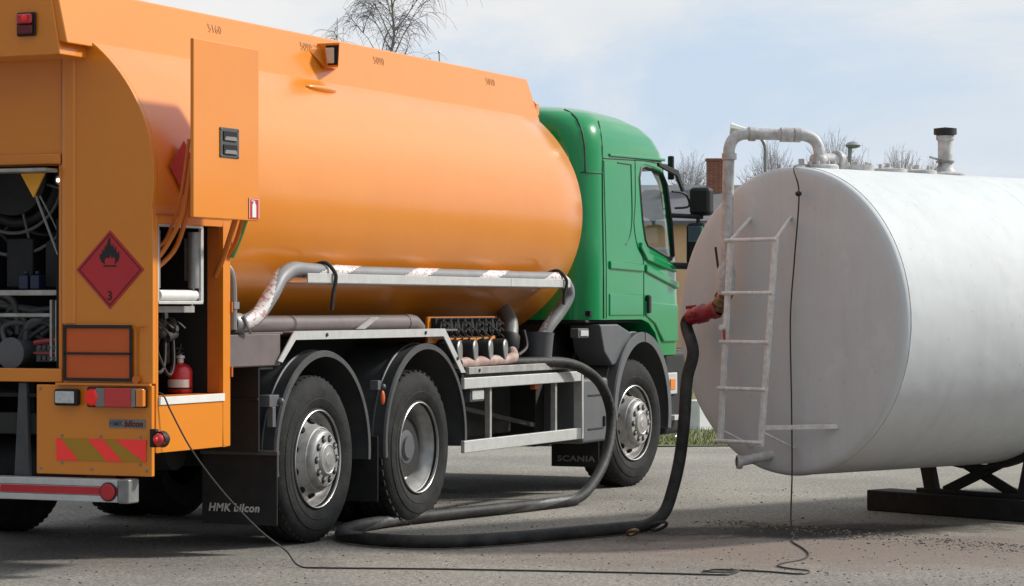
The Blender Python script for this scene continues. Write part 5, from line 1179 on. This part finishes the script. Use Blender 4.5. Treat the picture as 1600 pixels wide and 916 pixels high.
# ------------------------------------------------------------------ delivery hose, truck to tank
dh = thing('delivery_hose', (0, 0, 0), 'thick black delivery hose looping over the ground from truck to grey tank', 'hose')
cpl = c0+cdir*.13; ce = K(po-.02, .60, 1.385); cf = K(po-.03, .70, 1.345)
hp = [(2.3, .30, 1.03), (2.8, .22, 1.035), (3.3, .06, 1.045), (3.85, -.08, 1.03), (4.17, -.16, .93), (4.32, -.21, .78), (4.33, -.25, .58), (4.12, -.29, .33), (3.78, -.32, .15), (3.45, -.33, .055), (3.1, -.29, .045), (2.4, -.16, .045), (1.7, .0, .045), (1.0, .10, .045), (.5, .06, .045), (.12, -.10, .045), (-.08, -.34, .045), (-.16, -.62, .045), (-.07, -.90, .045), (.32, -1.16, .045), (.84, -1.37, .045), (1.27, -1.53, .045), (1.50, -1.60, .05), (1.625, -1.665, .12), (1.675, -1.71, .28), (1.695, -1.75, .48), (1.705, -1.775, .72), (1.715, -1.79, .98), (1.75, -1.82, 1.16), K(po-.03, .715, 1.335), K(po-.03, .655, 1.395)]
hpath = spline(hp, 7)
g = MB(); g.tube(hpath, .0395, 18); g.build('hose_tube', 'hose_black', dh)
M['worntape'] = mat('worn printed band', (0.085, 0.085, 0.087), 0.5, var=0.9, vscale=14, dark=(0.03, 0.03, 0.03))
spiral(hpath, .0408, .55, .22, 'worntape', dh, 2.9, 7.2)
# red cam coupling
q0 = K(po-.03, .665, 1.385); q1 = c0+cdir*.12; ud = (q1-q0).normalized()
g = MB(); L_ = (q1-q0).length; g.lathe([(.046, -.02), (.052, -.01), (.052, .02), (.048, .03), (.060, .045), (.062, L_*.5), (.050, L_*.58), (.050, L_*.75), (.060, L_*.80), (.060, L_*.95), (.045, L_)], q0, ud, 24)
perp = ud.cross(AX).normalized()
g.bar(q0+perp*.058+ud*.05, q0+perp*.070-ud*.03, .022, .010, up=AX); g.bar(q0-AX*.055+ud*.02, q0-AX*.070+ud*.10, .022, .010, up=perp); g.lathe([(.0, .074), (.020, .072), (.024, .058)], q0+ud*.07, -AX, 14)
g.build('cam_coupling', 'camred', dh, smooth=40)
for c_, rr in ((Vector((1.42, -1.70, 0)), .05), (Vector((1.06, -1.66, 0)), .032)):
    g = MB(); g.tube([c_+Vector((rr*math.cos(2*math.pi*i/20), rr*1.1*math.sin(2*math.pi*i/20), rr*.75+.012+rr*.6*math.cos(2*math.pi*i/20+2.3))) for i in range(20)], .010, 8, closed=True); g.build('handling_ring', 'hose_black' if rr > .04 else 'brass', dh)

# ------------------------------------------------------------------ earthing cable
g = MB()
top = K(.24, .02, 2.37)
cp = [tuple(top), tuple(K(-.03, -.09, 2.34)), tuple(K(-.06, -.16, 2.17)), tuple(K(-.06, -.12, 1.75)), tuple(K(-.06, -.085, 1.37)), tuple(K(-.06, -.095, .85)), tuple(K(-.06, -.10, .40)), tuple(K(-.06, -.09, .10)), (1.60, -2.55, .008), (1.2, -2.66, .006), (.75, -2.87, .006), (.40, -3.01, .006), (.125, -3.06, .006), (-.10, -3.03, .006), (-.22, -3.03, .006), (-.34, -3.06, .006), (-.44, -3.16, .006), (-.52, -3.28, .008), (-.62, -3.32, .008), (-.70, -3.28, .006), (-.65, -3.09, .006), (-.64, -2.84, .006), (-.70, -2.76, .006), (-.79, -2.78, .008), (-.83, -2.84, .01), (-.76, -2.92, .008), (-.70, -2.95, .012), (-.83, -2.95, .006), (-.92, -2.90, .006), (-.99, -2.48, .006), (-1.22, -1.44, .006), (-1.42, -.80, .006), (-1.42, -.62, .01), (-1.30, -.47, .08), (-1.42, -.37, .20), (-1.63, -.26, .42), (-1.82, -.17, .66), (-1.93, -.10, .88), (-1.965, -.075, .965), (-1.97, -.02, 1.0), (-1.93, .05, 1.1)]
g.tube(spline(cp, 8), .005, 8); o = g.build('cable', 'cable'); 
root = thing('earthing_cable', (0, 0, 0), 'thin black earthing cable running from the tank top over the ground to the truck cabinet', 'cable'); o.parent = root
g = MB(); c_ = K(-.065, -.16, 2.17); g.sphere(c_, .022, 12, (1, 1, .8)); g.cyl(c_-Vector((.03, .02, 0)), c_+Vector((.03, .02, 0)), .010, n=8); g.build('cable_clip', 'blackpaint', root)
